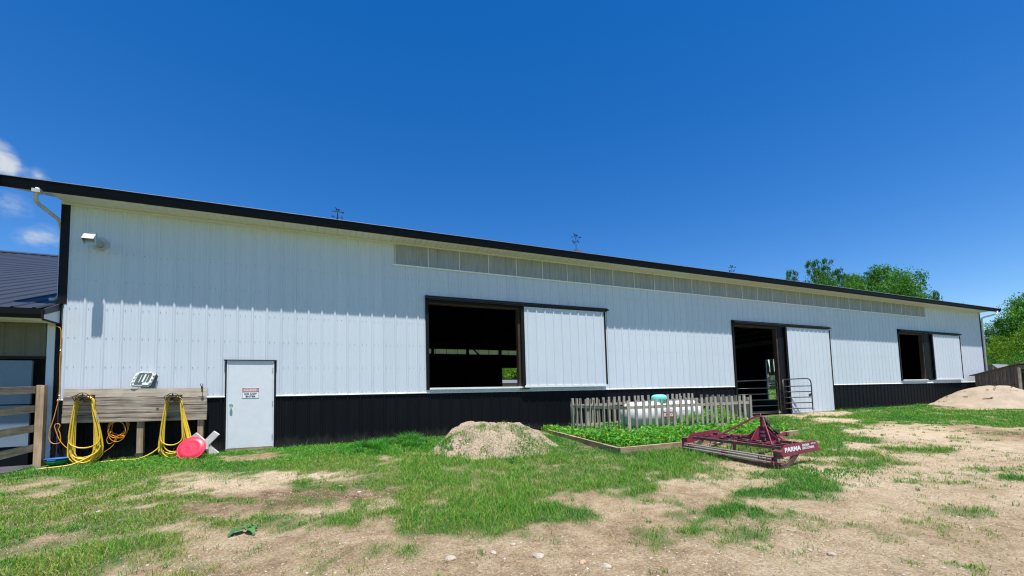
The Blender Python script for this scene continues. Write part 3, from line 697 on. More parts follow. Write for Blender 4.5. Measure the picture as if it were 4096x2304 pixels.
mb = MB(); mb.bar((RL, YR, zr + .03), (RRT, YR, zr + .03), .4, .04); mb.build('ridge_cap', M['roof'], barn)
for x, s in ((RL, 1), (RRT, -1)):
    for ya in (ye, 2 * YR - ye):
        mb = MB(); mb.bar((x + s * .015, ya, ze - .10), (x + s * .015, YR, zr - .10), .03, .20); mb.build('rake_trim', M['trim'], barn)
    xi = XL if s > 0 else XR
    mb = MB(); mb.add([(x, -.5, ZS), (xi, -.5, ZS), (xi, YR, ZS + SLP * (YR + .5)), (x, YR, ZS + SLP * (YR + .5)), (x, 2 * YR + .5, ZS), (xi, 2 * YR + .5, ZS)], [(0, 1, 2, 3), (3, 2, 5, 4)])
    mb.build('rake_soffit', M['soffit'], barn, fix=False)
# end walls, rear wall; the east end has a doorway, the rear a window and a clerestory
def wallbox(nm, mt, *boxes):
    mb = MB()
    for b in boxes: mb.box(*b)
    return mb.build(nm, mt, barn)
wallbox('west_end_wall', M['white'], (XL + .002, XL + .10, .13, YB, -.6, ZS))
for xx in (XL + .003, XR - .10):
    mb = MB(); mb.prism([(xx, 0.05, ZS + .01), (xx, YB, ZS + .01), (xx, YR, zr - .05)], (xx, 0, 0), (xx + .09, 0, 0)); mb.build('gable_wall', M['white'], barn)
wallbox('east_end_wall', M['white'], (XR - .10, XR - .003, .13, 10.4, -.6, ZS), (XR - .10, XR - .003, 13.55, YB, -.6, ZS), (XR - .10, XR - .003, 10.4, 13.55, 3.55, ZS), (XR - .10, XR - .003, 10.4, 13.55, -.6, -.02))
yb = YB
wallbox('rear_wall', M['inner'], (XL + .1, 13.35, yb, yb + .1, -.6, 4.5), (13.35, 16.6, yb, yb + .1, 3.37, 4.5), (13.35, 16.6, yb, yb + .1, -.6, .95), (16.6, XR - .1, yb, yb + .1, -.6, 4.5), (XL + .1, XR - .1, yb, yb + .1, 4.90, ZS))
for j in range(40):
    a = XL + .1 + j * .9144
    if a > XR - .2: break
    mb = MB(); mb.box(a + .012, min(a + .902, XR - .1), yb + .03, yb + .04, 4.5, 4.90); mb.build('rear_clerestory_panel', M['fibre_rear'], barn)
    mb = MB(); mb.box(a - .014, a + .014, yb + .02, yb + .06, 4.5, 4.90); mb.build('mullion', M['inner'], barn)
# posts and trusses inside; dark lining added against bounce off the sheets' white backs
wallbox('added_dark_lining', M['inner'], (XL + .1, -2.35, .16, .19, -.5, ZS - .7), (-1.25, 2.36, .16, .19, -.5, ZS - .7), (2.36, 5.5, .16, .19, -.5, 1.0), (2.36, 5.5, .16, .19, 3.6, ZS - .7),
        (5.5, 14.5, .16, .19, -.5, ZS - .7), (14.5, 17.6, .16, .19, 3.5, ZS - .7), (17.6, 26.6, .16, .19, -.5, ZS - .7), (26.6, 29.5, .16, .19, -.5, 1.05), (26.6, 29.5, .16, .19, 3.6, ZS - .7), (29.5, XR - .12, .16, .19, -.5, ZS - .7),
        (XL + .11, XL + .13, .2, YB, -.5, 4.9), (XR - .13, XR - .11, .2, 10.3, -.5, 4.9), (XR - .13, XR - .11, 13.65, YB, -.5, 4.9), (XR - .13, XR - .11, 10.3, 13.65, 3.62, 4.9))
for k, x in enumerate(np.arange(-4.35, 35, 2.93)):
    for y0 in ((YB - .24),):
        mb = MB(); mb.box(x - .10, x + .10, y0, y0 + .2, -.5, ZS); mb.build('arena_post', M['inner'], barn)
    mb = MB(); mb.bar((x, .3, ZS + .05), (x, YB - .2, ZS + .05), .09, .24); mb.bar((x, .3, ZS + .2), (x, YR, zr - .3), .09, .2); mb.bar((x, YR, zr - .3), (x, YB - .2, ZS + .2), .09, .2)
    mb.build('roof_truss', M['inner'], barn)
mb = MB(); mb.bar((10.72, YB - .3, 4.95), (11.75, YB - .3, 3.9), .1, .1); mb.build('knee_brace', M['inner'], barn)
mb = MB(); mb.box(XL + .2, XR - .2, YB - .2, YB - .16, 4.88, 5.3); mb.build('carrier_beam', M['inner'], barn)
mb = MB()
for sg in (0, 1):
    y0, y1 = (.2, YR) if sg == 0 else (YR, YB - .1)
    z0, z1 = (ze - .25 + SLP * .8, zr - .22) if sg == 0 else (zr - .22, ze - .25 + SLP * .8)
    mb.add([(XL + .1, y0, z0), (XR - .1, y0, z0), (XR - .1, y1, z1), (XL + .1, y1, z1)], [(0, 1, 2, 3)])
mb.build('ceiling_liner', M['inner'], barn, fix=False)
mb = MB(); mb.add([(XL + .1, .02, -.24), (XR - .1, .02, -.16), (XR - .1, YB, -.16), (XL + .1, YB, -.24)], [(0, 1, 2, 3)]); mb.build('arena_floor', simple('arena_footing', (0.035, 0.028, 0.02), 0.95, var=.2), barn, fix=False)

# sliding doors on their tracks
def sliding(x0, x1, z0, z1, open_x0, open_x1, oz0, oz1, track_x1, has_sill):
    ht = oz1 + .235
    # track cover: sloping hood with folded lip
    mb = MB(); a, b = open_x0 - .09, track_x1
    mb.prism([(a, -.004, ht), (a, -.06, ht - .012), (a, -.165, ht - .085), (a, -.165, ht - .112), (a, -.15, ht - .112), (a, -.15, ht - .09), (a, -.004, ht - .03)], (a, 0, 0), (b, 0, 0))
    mb.build('track_cover', M['trim'], barn)
    mb = MB(); mb.box(a + .06, b - .05, -.12, -.075, ht - .135, ht - .10); mb.build('track_rail', M['black_part'], barn)
    # opening trim and lumber
    mb = MB(); mb.box(open_x0 - .085, open_x0, -.05, .0, oz0 - .06, ht - .03); mb.build('opening_trim', M['trim'], barn)
    mb = MB(); mb.box(open_x0 - .04, open_x1 + .18, -.02, .14, oz1, oz1 + .10); mb.build('header_board', M['frame_wood_x'], barn)
    mb = MB(); mb.box(open_x0 - .04, open_x1 + .19, -.045, .0, oz1 + .035, ht - .05); mb.build('header_trim', M['trim'], barn)
    mb = MB(); mb.box(open_x1 + .0, open_x1 + .10, -.012, .15, oz0 - .05, oz1); mb.build('jamb_post', M['frame_wood'], barn)
    mb = MB(); mb.box(open_x1 + .10, x0 + .02, -.03, .15, oz0 - .05, oz1 + .1); mb.build('jamb_trim', M['trim'], barn)
    mb = MB(); mb.box(open_x0 - .05, open_x0 + .01, .0, .15, oz0 - .05, oz1); mb.build('jamb_post', M['inner'], barn)
    if has_sill:
        mb = MB(); mb.box(open_x0, open_x1 + .13, -.075, .14, oz0 - .055, oz0 - .005); mb.build('sill', M['whitetrim'], barn)
    # the door leaf: frame, ribbed sheets, rails
    d = MB(); d.box(x0, x1, -.105, -.075, z0 + .03, z1); dr = d.build('sliding_door', M['whitetrim'], barn)
    xs = [x0 + .02]
    k = math.ceil((xs[0] - RX0 + .05) / (3 * RP))
    while RX0 + 3 * k * RP - .04 < x1 - .1:
        if RX0 + 3 * k * RP - .04 > xs[0] + .15: xs.append(RX0 + 3 * k * RP - .04)
        k += 1
    xs.append(x1 - .01)
    for a, b in zip(xs, xs[1:]):
        mb = MB(); sheet(mb, a, b, z0 + .03, z1 - .012, -.107); mb.build('door_sheet', M['white'], dr, fix=False)
    mb = MB(); mb.box(x1 - .004, x1 + .05, -.128, -.07, z0 + .03, z1 + .0); mb.build('edge_trim', M['trim'], dr)
    mb = MB(); mb.box(x0 - .10, x0 + .012, -.12, -.07, z0 + .0, z1 + .0); mb.build('edge_trim', M['trim'], dr)
    mb = MB(); mb.box(x0 - .02, x1 - .02, -.125, -.06, z0 - .035, z0 + .03); mb.build('bottom_rail', M['galv'] if not has_sill else M['whitetrim'], dr)
    return dr
sliding(5.395, 8.375, 1.07, 3.53, 2.47, 5.23, 1.075, 3.455, 8.56, True)
sliding(17.75, 20.70, -.24, 3.425, 14.66, 17.20, -.26, 3.36, 20.83, False)
sliding(29.85, 32.82, 1.125, 3.565, 26.69, 29.0, 1.13, 3.50, 33.05, True)
mb = MB(); mb.box(5.24, 5.55, -.075, -.05, .985, 1.02); mb.build('stay_roller', M['black_part'], barn)

# entry door
mb = MB(); mb.box(-2.247, -1.342, -.05, -.012, -.265, 1.755); ed = mb.build('entry_door', M['door'], barn)
mb = MB(); mb.lathe([(.036, 0), (.036, .008), (.012, .012), (.012, .03), (.026, .036), (.030, .05), (.024, .064), (.0, .068)], (-2.18, -.05, .742), (0, -1, 0), 16); mb.box(-2.196, -2.164, -.056, -.05, .655, .72); mb.build('door_knob', M['chrome'], ed, smooth=False)
for zc in (1.55, .75, -.05):
    mb = MB(); mb.box(-1.352, -1.326, -.058, -.046, zc - .06, zc + .06); mb.build('hinge', M['galv'], ed)
mb = MB(); mb.box(-2.275, -2.25, -.055, .02, -.3, 1.782); mb.box(-1.339, -1.312, -.055, .02, -.3, 1.782); mb.box(-2.25, -1.339, -.055, .02, 1.758, 1.782); mb.build('door_frame', M['door'], barn)
mb = MB(); mb.box(-2.312, -2.275, -.04, .0, -.36, 1.782); mb.box(-1.312, -1.274, -.04, .0, -.36, 1.782); mb.build('door_trim', M['trim'], barn)
mb = MB(); mb.prism([(-2.338, 0, 1.808), (-2.338, -.078, 1.800), (-2.338, -.078, 1.783), (-2.338, 0, 1.783)], (-2.338, 0, 0), (-1.262, 0, 0)); mb.build('door_cap', M['trim'], barn)
mb = MB(); mb.box(-2.285, -1.30, -.06, .02, -.40, -.272); mb.build('door_sill', M['timber'], barn)

# exhaust vent on the front wall
mb = MB(); mb.lathe([(.128, 0), (.152, 0), (.152, .026), (.128, .026)], (-4.622, -.002, 4.285), (0, -1, 0), 24); ev = mb.build('exhaust_vent', M['downspout'], barn)
mb = MB(); mb.lathe([(.0, .006), (.128, .006)], (-4.622, -.002, 4.285), (0, -1, 0), 24); mb.build('collar_shade', M['black_part'], ev, fix=False)  # black disc painting in the shadow crescent round the pipe
mb = MB(); mb.lathe([(.078, 0), (.078, .42)], (-4.622, 0, 4.27), (0, -1, 0), 20); mb.build('vent_pipe', M['galv'], ev, smooth=False)
mb = MB(); x0, x1 = -4.716, -4.528
mb.add([(x0, -.40, 4.36), (x1, -.40, 4.36), (x1, -.43, 4.35), (x0, -.43, 4.35), (x0, -.53, 4.225), (x1, -.53, 4.225), (x1, -.40, 4.13), (x0, -.40, 4.13)],
       [(0, 1, 2, 3), (3, 2, 5, 4), (0, 3, 4, 7), (1, 6, 5, 2), (0, 7, 6, 1)])
mb.build('vent_hood', M['galv'], ev)
mb = MB(); mb.box(x1 - .002, x1 + .004, -.44, -.38, 4.12, 4.375); mb.box(x0, x1, -.405, -.395, 4.36, 4.375); mb.build('hood_flange', M['galv'], ev)

# downspouts
def spout(pts, mt, r=.043):
    mb = MB(); mb.tube(pts, r, 8)
    return mb
mb = spout([(-5.375, -.555, 5.13), (-5.378, -.56, 5.03), (-5.40, -.56, 4.96), (-5.415, -.50, 4.885), (-5.40, -.42, 4.845), (-5.285, -.05, 4.715), (-5.292, .05, 4.64), (-5.297, .12, 4.52), (-5.297, .12, 3.14), (-5.32, .08, 3.05), (-5.39, .0, 3.02)], None, .037)
mb.build('downspout', M['downspout'], barn, smooth=True)
mb = MB(); mb.box(-5.437, -5.313, -.615, -.50, 5.03, 5.10); mb.build('spout_outlet', M['downspout'], barn)
mb = spout([(36.5, -.55, 5.13), (36.5, -.56, 5.02), (36.46, -.54, 4.96), (36.10, -.12, 4.82), (36.0, -.06, 4.76), (35.985, -.05, 4.6), (35.99, -.05, -.15)], None, .05)
mb.build('downspout', M['whitetrim'], barn, smooth=True)

# danger sign screwed to the entry door
sg = thing('danger_sign', 'red, black and white warning sign on the white entry door', 'sign', (-1.794, -.052, 1.008))
mb = MB(); mb.box(-1.966, -1.622, -.054, -.051, .884, 1.133); mb.build('sign_plate', M['sign_white'], sg)
mb = MB(); mb.box(-1.955, -1.633, -.0556, -.0545, 1.032, 1.122); mb.build('heading_panel', M['sign_black'], sg)
def round_rect(w, h, r, n=6):
    p = []
    for cx, cy, a0 in ((w / 2 - r, h / 2 - r, 0), (-w / 2 + r, h / 2 - r, 90), (-w / 2 + r, -h / 2 + r, 180), (w / 2 - r, -h / 2 + r, 270)):
        for k in range(n + 1):
            a = R(a0 + 90 * k / n); p.append((cx + r * math.cos(a), cy + r * math.sin(a)))
    return p
for nm, mt, w, h, yy in (('oval_border', 'sign_white', .312, .080, -.0562), ('oval', 'sign_red', .300, .068, -.0568)):
    mb = MB(); pp = round_rect(w, h, h * .49); mb.prism([(-1.794 + a, yy, 1.077 + b) for a, b in pp], (0, 0, 0), (0, .0004, 0)); mb.build(nm, M[mt], sg)
mb = MB()
for b in ((-1.960, -1.628, .889, .893), (-1.960, -1.628, 1.123, 1.127), (-1.960, -1.956, .893, 1.123), (-1.632, -1.628, .893, 1.123)): mb.box(b[0], b[1], -.0555, -.0545, b[2], b[3])
mb.build('sign_border', M['sign_black'], sg)
put('lettering', fit_width(text_mesh('DANGER', .06, M['sign_white'], .0016), .252, .040), (-1.794, -.0575, 1.077), sg, (R(90), 0, 0))
put('lettering', fit_width(text_mesh('DO NOT', .06, M['sign_black'], .0014), .250, .040), (-1.794, -.0558, .990), sg, (R(90), 0, 0))
put('lettering', fit_width(text_mesh('ENTER', .06, M['sign_black'], .0014), .200, .040), (-1.794, -.0558, .932), sg, (R(90), 0, 0))

# cupolas and weathervanes on the ridge
def cupola(x, half, z1, apex):
    mb = MB(); mb.box(x - half, x + half, YR - half, YR + half, zr - .5, z1); c = mb.build('cupola', M['white'], barn)
    h = half * 1.22
    mb = MB(); mb.add([(x - h, YR - h, z1), (x + h, YR - h, z1), (x + h, YR + h, z1), (x - h, YR + h, z1), (x, YR, apex)], [(0, 1, 4), (1, 2, 4), (2, 3, 4), (3, 0, 4), (3, 2, 1, 0)]); mb.build('cupola_roof', M['wingroof'], c)
cupola(.21, .42, 9.55, 10.02); cupola(14.56, .55, 9.72, 10.36); cupola(28.91, .42, 9.55, 10.02)
HORSE = [(-.50, .62), (-.56, .50), (-.52, .44), (-.42, .52), (-.34, .44), (-.30, .30), (-.34, .18), (-.42, .10), (-.36, -.02), (-.30, .0), (-.33, .10), (-.24, .16), (-.22, -.12), (-.30, -.14), (-.30, -.18), (-.14, -.18), (-.14, .14),
         (.14, .14), (.10, .02), (.04, -.14), (-.02, -.18), (.10, -.18), (.18, .0), (.26, .08), (.30, -.06), (.28, -.18), (.38, -.18), (.38, .0), (.36, .16), (.40, .28), (.46, .10), (.52, .12), (.48, .32), (.40, .42), (.24, .42), (-.02, .38), (-.16, .48), (-.28, .62), (-.38, .72), (-.44, .70)]
def vane(x, base, arrow, sc_, rot, lz, label):
    t = thing('weathervane', label, 'weathervane', (x, YR, base), 'weathervanes along the ridge')
    mb = MB(); mb.tube([(x, YR, base), (x, YR, arrow)], .016, 8); mb.lathe([(.0, -.04), (.035, 0), (.0, .04)], (x, YR, lz), (0, 0, 1), 10); mb.build('pole', M['vane'], t)
    ca, sa = math.cos(rot), math.sin(rot)
    def P(a, h): return (x + a * ca, YR + a * sa, arrow + h)
    th = Vector((-sa, ca, 0)) * .012
    mb = MB(); mb.bar(P(-.30 * sc_ / .28, 0), P(.30 * sc_ / .28, 0), .02, .024)
    L = sc_
    mb.prism([P(-1.32 * L, 0), P(-1.0 * L, .14 * L), P(-1.04 * L, 0), P(-1.0 * L, -.14 * L)], -th, th)
    mb.prism([P(.95 * L, 0), P(1.05 * L, .17 * L), P(1.55 * L, .17 * L), P(1.42 * L, 0), P(1.55 * L, -.17 * L), P(1.05 * L, -.17 * L)], -th, th)
    mb.build('arrow', M['vane'], t)
    mb = MB(); k = .50 * L
    mb.prism([P(a * L * 1.15, (h + .22) * L * 1.15) for a, h in HORSE], -th * .7, th * .7); mb.build('horse_figure', M['vane'], t)
    mb = MB(); mb.bar((x - .17, YR, lz), (x + .17, YR, lz), .012, .012); mb.bar((x, YR - .17, lz), (x, YR + .17, lz), .012, .012); mb.build('letter_arms', M['vane'], t)
    for ch, dx, dy in (('W', -.22, 0), ('E', .22, 0), ('N', 0, .22), ('S', 0, -.22)):
        put('letter', text_mesh(ch, .15, M['vane'], .004, .008), (x + dx, YR + dy, lz), t, (R(90), 0, R(12) if dy else 0))
    return t
vane(.21, 10.0, 10.56, .205, R(2), 10.27, 'black horse weathervane on the barn ridge nearest the left end of the roof')
vane(14.56, 10.34, 11.12, .235, R(-14), 10.80, 'black horse weathervane on the dark pyramid cupola showing above the eave')
vane(28.91, 10.0, 10.56, .205, R(-38), 10.27, 'small far horse weathervane close to the trees behind the barn')

# ------------------------------------------------------------------ stable wing at the left end of the barn
wing = thing('stable_wing', 'low wing with ribbed dark metal roof and shaded white dutch door at the left edge', 'building', (-8.6, 3.5, -.36))
WX0, WY, WZ, WS = -20.0, -.60, 2.715, .36
wyr = 12.3
mb = MB(); pts = []
k = 0
x = -5.33
xs = []
while x > WX0: xs.append(x); x -= RP
for x in sorted(xs): pts += [(x - .035, 0), (x - .014, .022), (x + .014, .022), (x + .035, 0)]
pts = [(WX0, 0)] + pts + [(-5.275, 0)]
m_ = len(pts); zt = WZ + WS * (wyr - WY)
mb.add([(a, WY, WZ + h) for a, h in pts] + [(a, wyr, zt + h) for a, h in pts], [(i, i + 1, m_ + i + 1, m_ + i) for i in range(m_ - 1)])
mb.build('roof_sheet', M['wingroof'], wing, fix=False)
mb = MB(); mb.add([(WX0, wyr, zt), (-5.275, wyr, zt), (-5.275, 25, WZ), (WX0, 25, WZ)], [(0, 1, 2, 3)]); mb.build('roof_sheet', M['wingroof'], wing, fix=False)
mb = MB(); mb.prism([(WX0, wyr - .16, zt - .03), (WX0, wyr, zt + .06), (WX0, wyr + .16, zt - .03), (WX0, wyr + .16, zt - .01), (WX0, wyr, zt + .085), (WX0, wyr - .16, zt - .01)], (WX0, 0, 0), (-5.28, 0, 0)); mb.build('ridge_cap', M['wingroof'], wing)
mb = MB(); mb.prism([(WX0, -.50, 2.535), (WX0, -.56, 2.535), (WX0, -.60, 2.60), (WX0, -.61, 2.70), (WX0, -.50, 2.70)], (WX0, 0, 0), (-5.225, 0, 0)); mb.build('gutter', M['trim'], wing)
for j in range(12):
    a = -5.24 - j * .9; mb = MB(); mb.box(a - .89, a, -.50, -.0, 2.520, 2.533); mb.build('soffit_panel', M['soffit'], wing)
mb = MB(); mb.prism([(-5.235, -.50, 2.53), (-5.235, .0, 2.53), (-5.235, .0, 2.80), (-5.235, -.50, 2.62)], (0, 0, 0), (.012, 0, 0)); mb.build('return_panel', M['white'], wing)
mb = MB(); mb.prism([(-5.24, -.50, 2.615), (-5.24, .0, 2.80), (-5.24, .0, 2.945), (-5.24, -.50, 2.73)], (0, 0, 0), (.03, 0, 0)); mb.build('return_trim', M['wingroof'], wing)
mb = MB(); mb.box(-5.25, -5.215, -.51, -.02, 2.50, 2.53); mb.build('return_trim', M['trim'], wing)
for j in range(9):
    b_ = -5.39 - j * .9144; mb = MB(); sheet(mb, b_ - .9144, b_, 1.83 if j < 4 else -.6, 2.52, 0.0); mb.build('wall_panel', M['shaded_beige'], wing, fix=False)
mb = MB(); mb.box(-5.388, -5.272, -.03, .0, -.55, 2.52); mb.build('corner_board', M['white'], wing)
mb = MB(); mb.box(-5.272, -5.212, -.012, .03, -.5, 2.52); mb.build('corner_trim', M['trim'], wing)
mb = MB(); mb.box(-9.2, -5.39, -.05, .0, 1.785, 1.83); mb.build('track_cover', M['trim'], wing)
mb = MB(); mb.box(-9.0, -5.39, .22, .25, -.6, 1.8); mb.build('gap_shade_sheet', M['inner'], wing)  # dark sheet standing in for the shade inside the open gap
mb = MB(); mb.box(-8.9, -5.595, -.03, .02, .868, 1.745); mb.build('upper_door', M['shaded_door'], wing)
mb = MB(); mb.box(-8.9, -5.600, -.03, .02, .03, .845); mb.build('lower_door', M['shaded_door'], wing)
mb = MB(); mb.box(-8.9, -5.60, -.018, .015, -.5, .02); mb.build('kick_board', M['black'], wing)
mb = MB(); mb.prism([(-5.30, 0.03, 2.5), (-5.30, 24.5, 2.5), (-5.30, wyr, zt - .05)], (0, 0, 0), (-.05, 0, 0)); mb.build('gable_wall', M['white'], wing)

# rail fence running towards the camera from the wing
fence = thing('rail_fence', 'weathered four rail wooden fence beside the shaded stable wing', 'fence', (-5.34, -1.5, -.4))
for y in (-.25, -2.75, -5.25):
    mb = MB(); g0 = gzf(-5.33, y)
    mb.add([(-5.387 + .004, y - .06, g0 - .4), (-5.266, y - .06, g0 - .4), (-5.266, y + .06, g0 - .4), (-5.387, y + .06, g0 - .4), (-5.385, y - .058, g0 + 1.60), (-5.264, y - .06, g0 + 1.595), (-5.266, y + .06, g0 + 1.602), (-5.387, y + .058, g0 + 1.608)],
           [(0, 3, 2, 1), (4, 5, 6, 7), (0, 1, 5, 4), (1, 2, 6, 5), (2, 3, 7, 6), (3, 0, 4, 7)])
    mb.build('post', M['post_wood'], fence)
for z0 in (1.143, .767, .384, .003):
    for ya, yb2 in ((-.20, -2.75), (-2.76, -5.3)):
        mb = MB(); s = .056; j = rnd.uniform(-.012, .012)
        mb.bar((-5.412, ya, z0 + s * (ya + .25)), (-5.412, yb2, z0 + s * (yb2 + .25) + j), .04, .137); mb.build('rail', M['board_y'], fence)
mb = MB(); mb.add([(-7.2, .0, -.352), (-5.43, -.02, -.35), (-5.43, -.78, -.384), (-5.62, -.98, -.392), (-7.2, -1.3, -.41), (-7.2, .0, -.37), (-5.43, -.02, -.368), (-5.43, -.78, -.402), (-5.62, -.98, -.41), (-7.2, -1.3, -.43)],
                  [(0, 1, 2, 3, 4), (9, 8, 7, 6, 5), (0, 5, 6, 1), (1, 6, 7, 2), (2, 7, 8, 3), (3, 8, 9, 4), (4, 9, 5, 0)])
tag(mb.build('rubber_mat', M['mat']), 'grey rubber mat on the ground behind the rail fence post', 'mat')

# ------------------------------------------------------------------ hose board
hb = thing('hose_board', 'weathered grey plank board on short posts holding two coiled hoses', 'board', (-3.82, -.16, -.36))
ZLr = (1.158, 1.000, .820, .645, .453); ZRr = (1.136, .948, .774, .603, .424)
for i in range(4):
    dz = .004; xl = -5.025 - i * .004; xr_ = -2.612 + rnd.uniform(-.006, .006); yo = rnd.uniform(-.003, .003)
    mb = MB(); mb.prism([(xl, -.202 + yo, ZLr[i + 1] + dz), (xr_, -.202 + yo, ZRr[i + 1] + dz), (xr_, -.202 + yo, ZRr[i] - dz), (xl, -.202 + yo, ZLr[i] - dz)], (0, 0, 0), (0, .036, 0))
    mb.build('plank', M['board_top'] if i == 0 else M['board_x'], hb)
for x0, x1 in ((-4.935, -4.86), (-3.855, -3.745), (-2.79, -2.685)):
    mb = MB(); mb.box(x0, x1, -.163, -.075, -.36 if x0 != -3.855 else -.24, 1.12); mb.build('post', M['post_wood'], hb)
mb = MB(); mb.box(-3.863, -3.737, -.172, -.068, -.42, -.235); mb.build('post_base', simple('green_post_base', (.03, .05, .04), .6), hb)
# big knot in the third plank
mb = MB(); mb.lathe([(.026, 0), (.022, .004), (.012, .001), (.0, .001)], (-3.50, -.2015, .70), (0, -1, 0), 12); mb.build('knot', M['rust'], hb)
mb = MB()
mb.bar((-2.70, -.185, 1.10), (-2.70, -.20, 1.165), .02, .012, (0, 1, 0)); mb.bar((-2.70, -.19, 1.15), (-2.70, -.285, 1.18), .018, .012); mb.bar((-2.70, -.24, 1.05), (-2.70, -.275, 1.19), .022, .012, (0, 1, 0))
mb.tube([(-2.70 + .024 * math.cos(a), -.288, 1.205 + .024 * math.sin(a)) for a in np.linspace(0, 2 * math.pi, 13)[:-1]], .006, 6, closed=True)
mb.build('hook', M['iron'], hb)

def hanger(xc, zc, label):
    t = thing('hose_hanger', label, 'hanger', (xc, -.21, zc), 'star hose hangers on the board')
    yf = -.385
    mb = MB(); mb.tube([(xc + .105 * math.cos(a), yf, zc + .0 + .098 * math.sin(a)) for a in np.linspace(0, 2 * math.pi, 25)[:-1]], .0075, 6, closed=True); mb.build('ring', M['iron'], t)
    mb = MB(); c0 = Vector((xc, yf - .022, zc + .005)); tips = []
    for k in range(10):
        a = R(90 + 36 * k); r = .098 if k % 2 == 0 else .042
        tips.append(Vector((xc + r * math.cos(a), yf - .004, zc + .005 + r * math.sin(a))))
    for k in range(10): mb.add([c0, tips[k], tips[(k + 1) % 10]], [(0, 1, 2)])
    mb.build('star', M['iron'], t, fix=False)
    fr = [(-.155, .015), (-.105, .055), (-.1, .05), (.1, .05), (.16, .015), (.115, -.062), (.04, -.066), (.0, -.078), (-.04, -.066), (-.125, -.062)]
    mb = MB(); mb.tube([(xc + a, yf + .002, zc + b) for a, b in fr], .0075, 6, closed=True); mb.build('front_frame', M['iron'], t)
    mb = MB(); n = 9
    arc = [(.135 * math.cos(a), -.075 + .105 * math.sin(a)) for a in np.linspace(R(8), R(172), n)]
    mb.add([(xc + a, -.205, zc + b) for a, b in arc] + [(xc + a, yf + .01, zc + b) for a, b in arc] + [(xc + a * .93, -.205, zc + b - .008) for a, b in arc] + [(xc + a * .93, yf + .01, zc + b - .008) for a, b in arc],
           [(i, i + 1, n + i + 1, n + i) for i in range(n - 1)] + [(2 * n + i, 3 * n + i, 3 * n + i + 1, 2 * n + i + 1) for i in range(n - 1)])
    mb.build('saddle', M['iron'], t, fix=False)
    mb = MB(); mb.bar((xc - .12, -.207, zc + .03), (xc + .12, -.207, zc + .03), .06, .008, (0, 1, 0)); mb.build('mounting_plate', M['iron'], t)
    return t
hanger(-4.655, .965, 'dark iron star hose hanger over the left hose coil')
hanger(-3.185, .935, 'dark iron star hose hanger over the right hose coil')

def coil(mb, xc, zt, loops, r=.0135):
    """hose loops hung over a saddle; loops = (left spread, right spread, bottom z, y)"""
    for (wl_, wr_, zb, y, top) in loops:
        pts = []
        wt = .115 + top * .6
        H = zt - zb
        for a in np.linspace(R(180), R(0), 9): pts.append((xc + wt * math.cos(a), y + .01, zt - .075 + top + (.105) * math.sin(a)))
        for s in np.linspace(.14, .80, 6):
            pts.append((xc + wt + (wr_ - wt) * math.sin(s * 1.571) ** 1.2, y, zt - .075 - s * (H - .075) * .92))
        for a in np.linspace(0, math.pi, 11)[1:-1]:
            m = (wr_ - wl_) / 2; h = (wr_ + wl_) / 2
            pts.append((xc + m + h * math.cos(a) , y - .012, zb + .18 * (H) * (1 - math.sin(a)) ))
        for s in np.linspace(.80, .14, 6):
            pts.append((xc - wt - (wl_ - wt) * math.sin(s * 1.571) ** 1.2, y, zt - .075 - s * (H - .075) * .92))
        mb.tube(pts, r, 8, closed=True)
def smooth_path(pts, n=6):
    P = [Vector(p) for p in pts]; out = []
    for i in range(len(P) - 1):
        p0 = P[max(i - 1, 0)]; p1 = P[i]; p2 = P[i + 1]; p3 = P[min(i + 2, len(P) - 1)]
        for k in range(n):
            t = k / n
            out.append(0.5 * ((2 * p1) + (p2 - p0) * t + (2 * p0 - 5 * p1 + 4 * p2 - p3) * t * t + (3 * p1 - p0 - 3 * p2 + p3) * t ** 3))
    out.append(P[-1]); return out
h1 = thing('garden_hose', 'yellow hose coiled on the left hanger with its end on the grass', 'hose', (-4.65, -.29, -.36), 'yellow hoses hung on the board')
mb = MB()
coil(mb, -4.655, .930, [(.25, .30, -.365, -.250, .0), (.235, .285, -.33, -.278, .012), (.215, .27, -.30, -.305, .004), (.19, .25, -.27, -.33, .016), (.165, .235, -.345, -.345, .02), (.24, .21, -.25, -.262, .028),
                        (.145, .20, -.34, -.318, .03), (.20, .29, -.05, -.36, .024), (.13, .17, -.30, -.29, .036), (.22, .26, -.36, -.335, .02)])
mb.tube(smooth_path([(-4.36, -.36, -.02), (-4.40, -.37, -.13), (-4.50, -.40, -.22), (-4.62, -.44, -.30), (-4.75, -.50, -.355), (-4.90, -.58, -.37), (-5.02, -.64, -.372), (-5.10, -.67, -.376)]), .0135, 8)
mb.build('coil', M['hose'], h1, smooth=True)
mb = MB(); mb.tube([(-5.10, -.67, -.376), (-5.20, -.70, -.378)], .013, 8); mb.build('coupling', M['galv'], h1)
mb = MB(); mb.tube([(-4.425, -.37, .60), (-4.405, -.372, .50)], .017, 8); mb.build('coupling', M['galv'], h1)
h2 = thing('garden_hose', 'yellow hose coiled on the right hanger partly behind the red lid', 'hose', (-3.18, -.29, -.36), 'yellow hoses hung on the board')
mb = MB()
coil(mb, -3.185, .900, [(.27, .20, -.37, -.25, .0), (.245, .185, -.34, -.278, .012), (.22, .22, -.31, -.305, .004), (.19, .18, -.36, -.33, .016), (.15, .20, -.24, -.345, .02), (.23, .17, -.28, -.262, .028), (.21, .19, -.09, -.36, .02)])
for dx, e in ((.0, .0), (.03, .03), (.06, .07), (.02, .11)):
    mb.tube(smooth_path([(-3.07 + dx * .3, -.30 - e * .3, .86), (-3.03 + dx * .5, -.31, .60), (-2.98 + dx, -.33, .30), (-2.92 + dx, -.36, .06), (-2.90 + dx, -.42, -.15), (-2.94 + dx, -.44, -.33)]), .0135, 8)
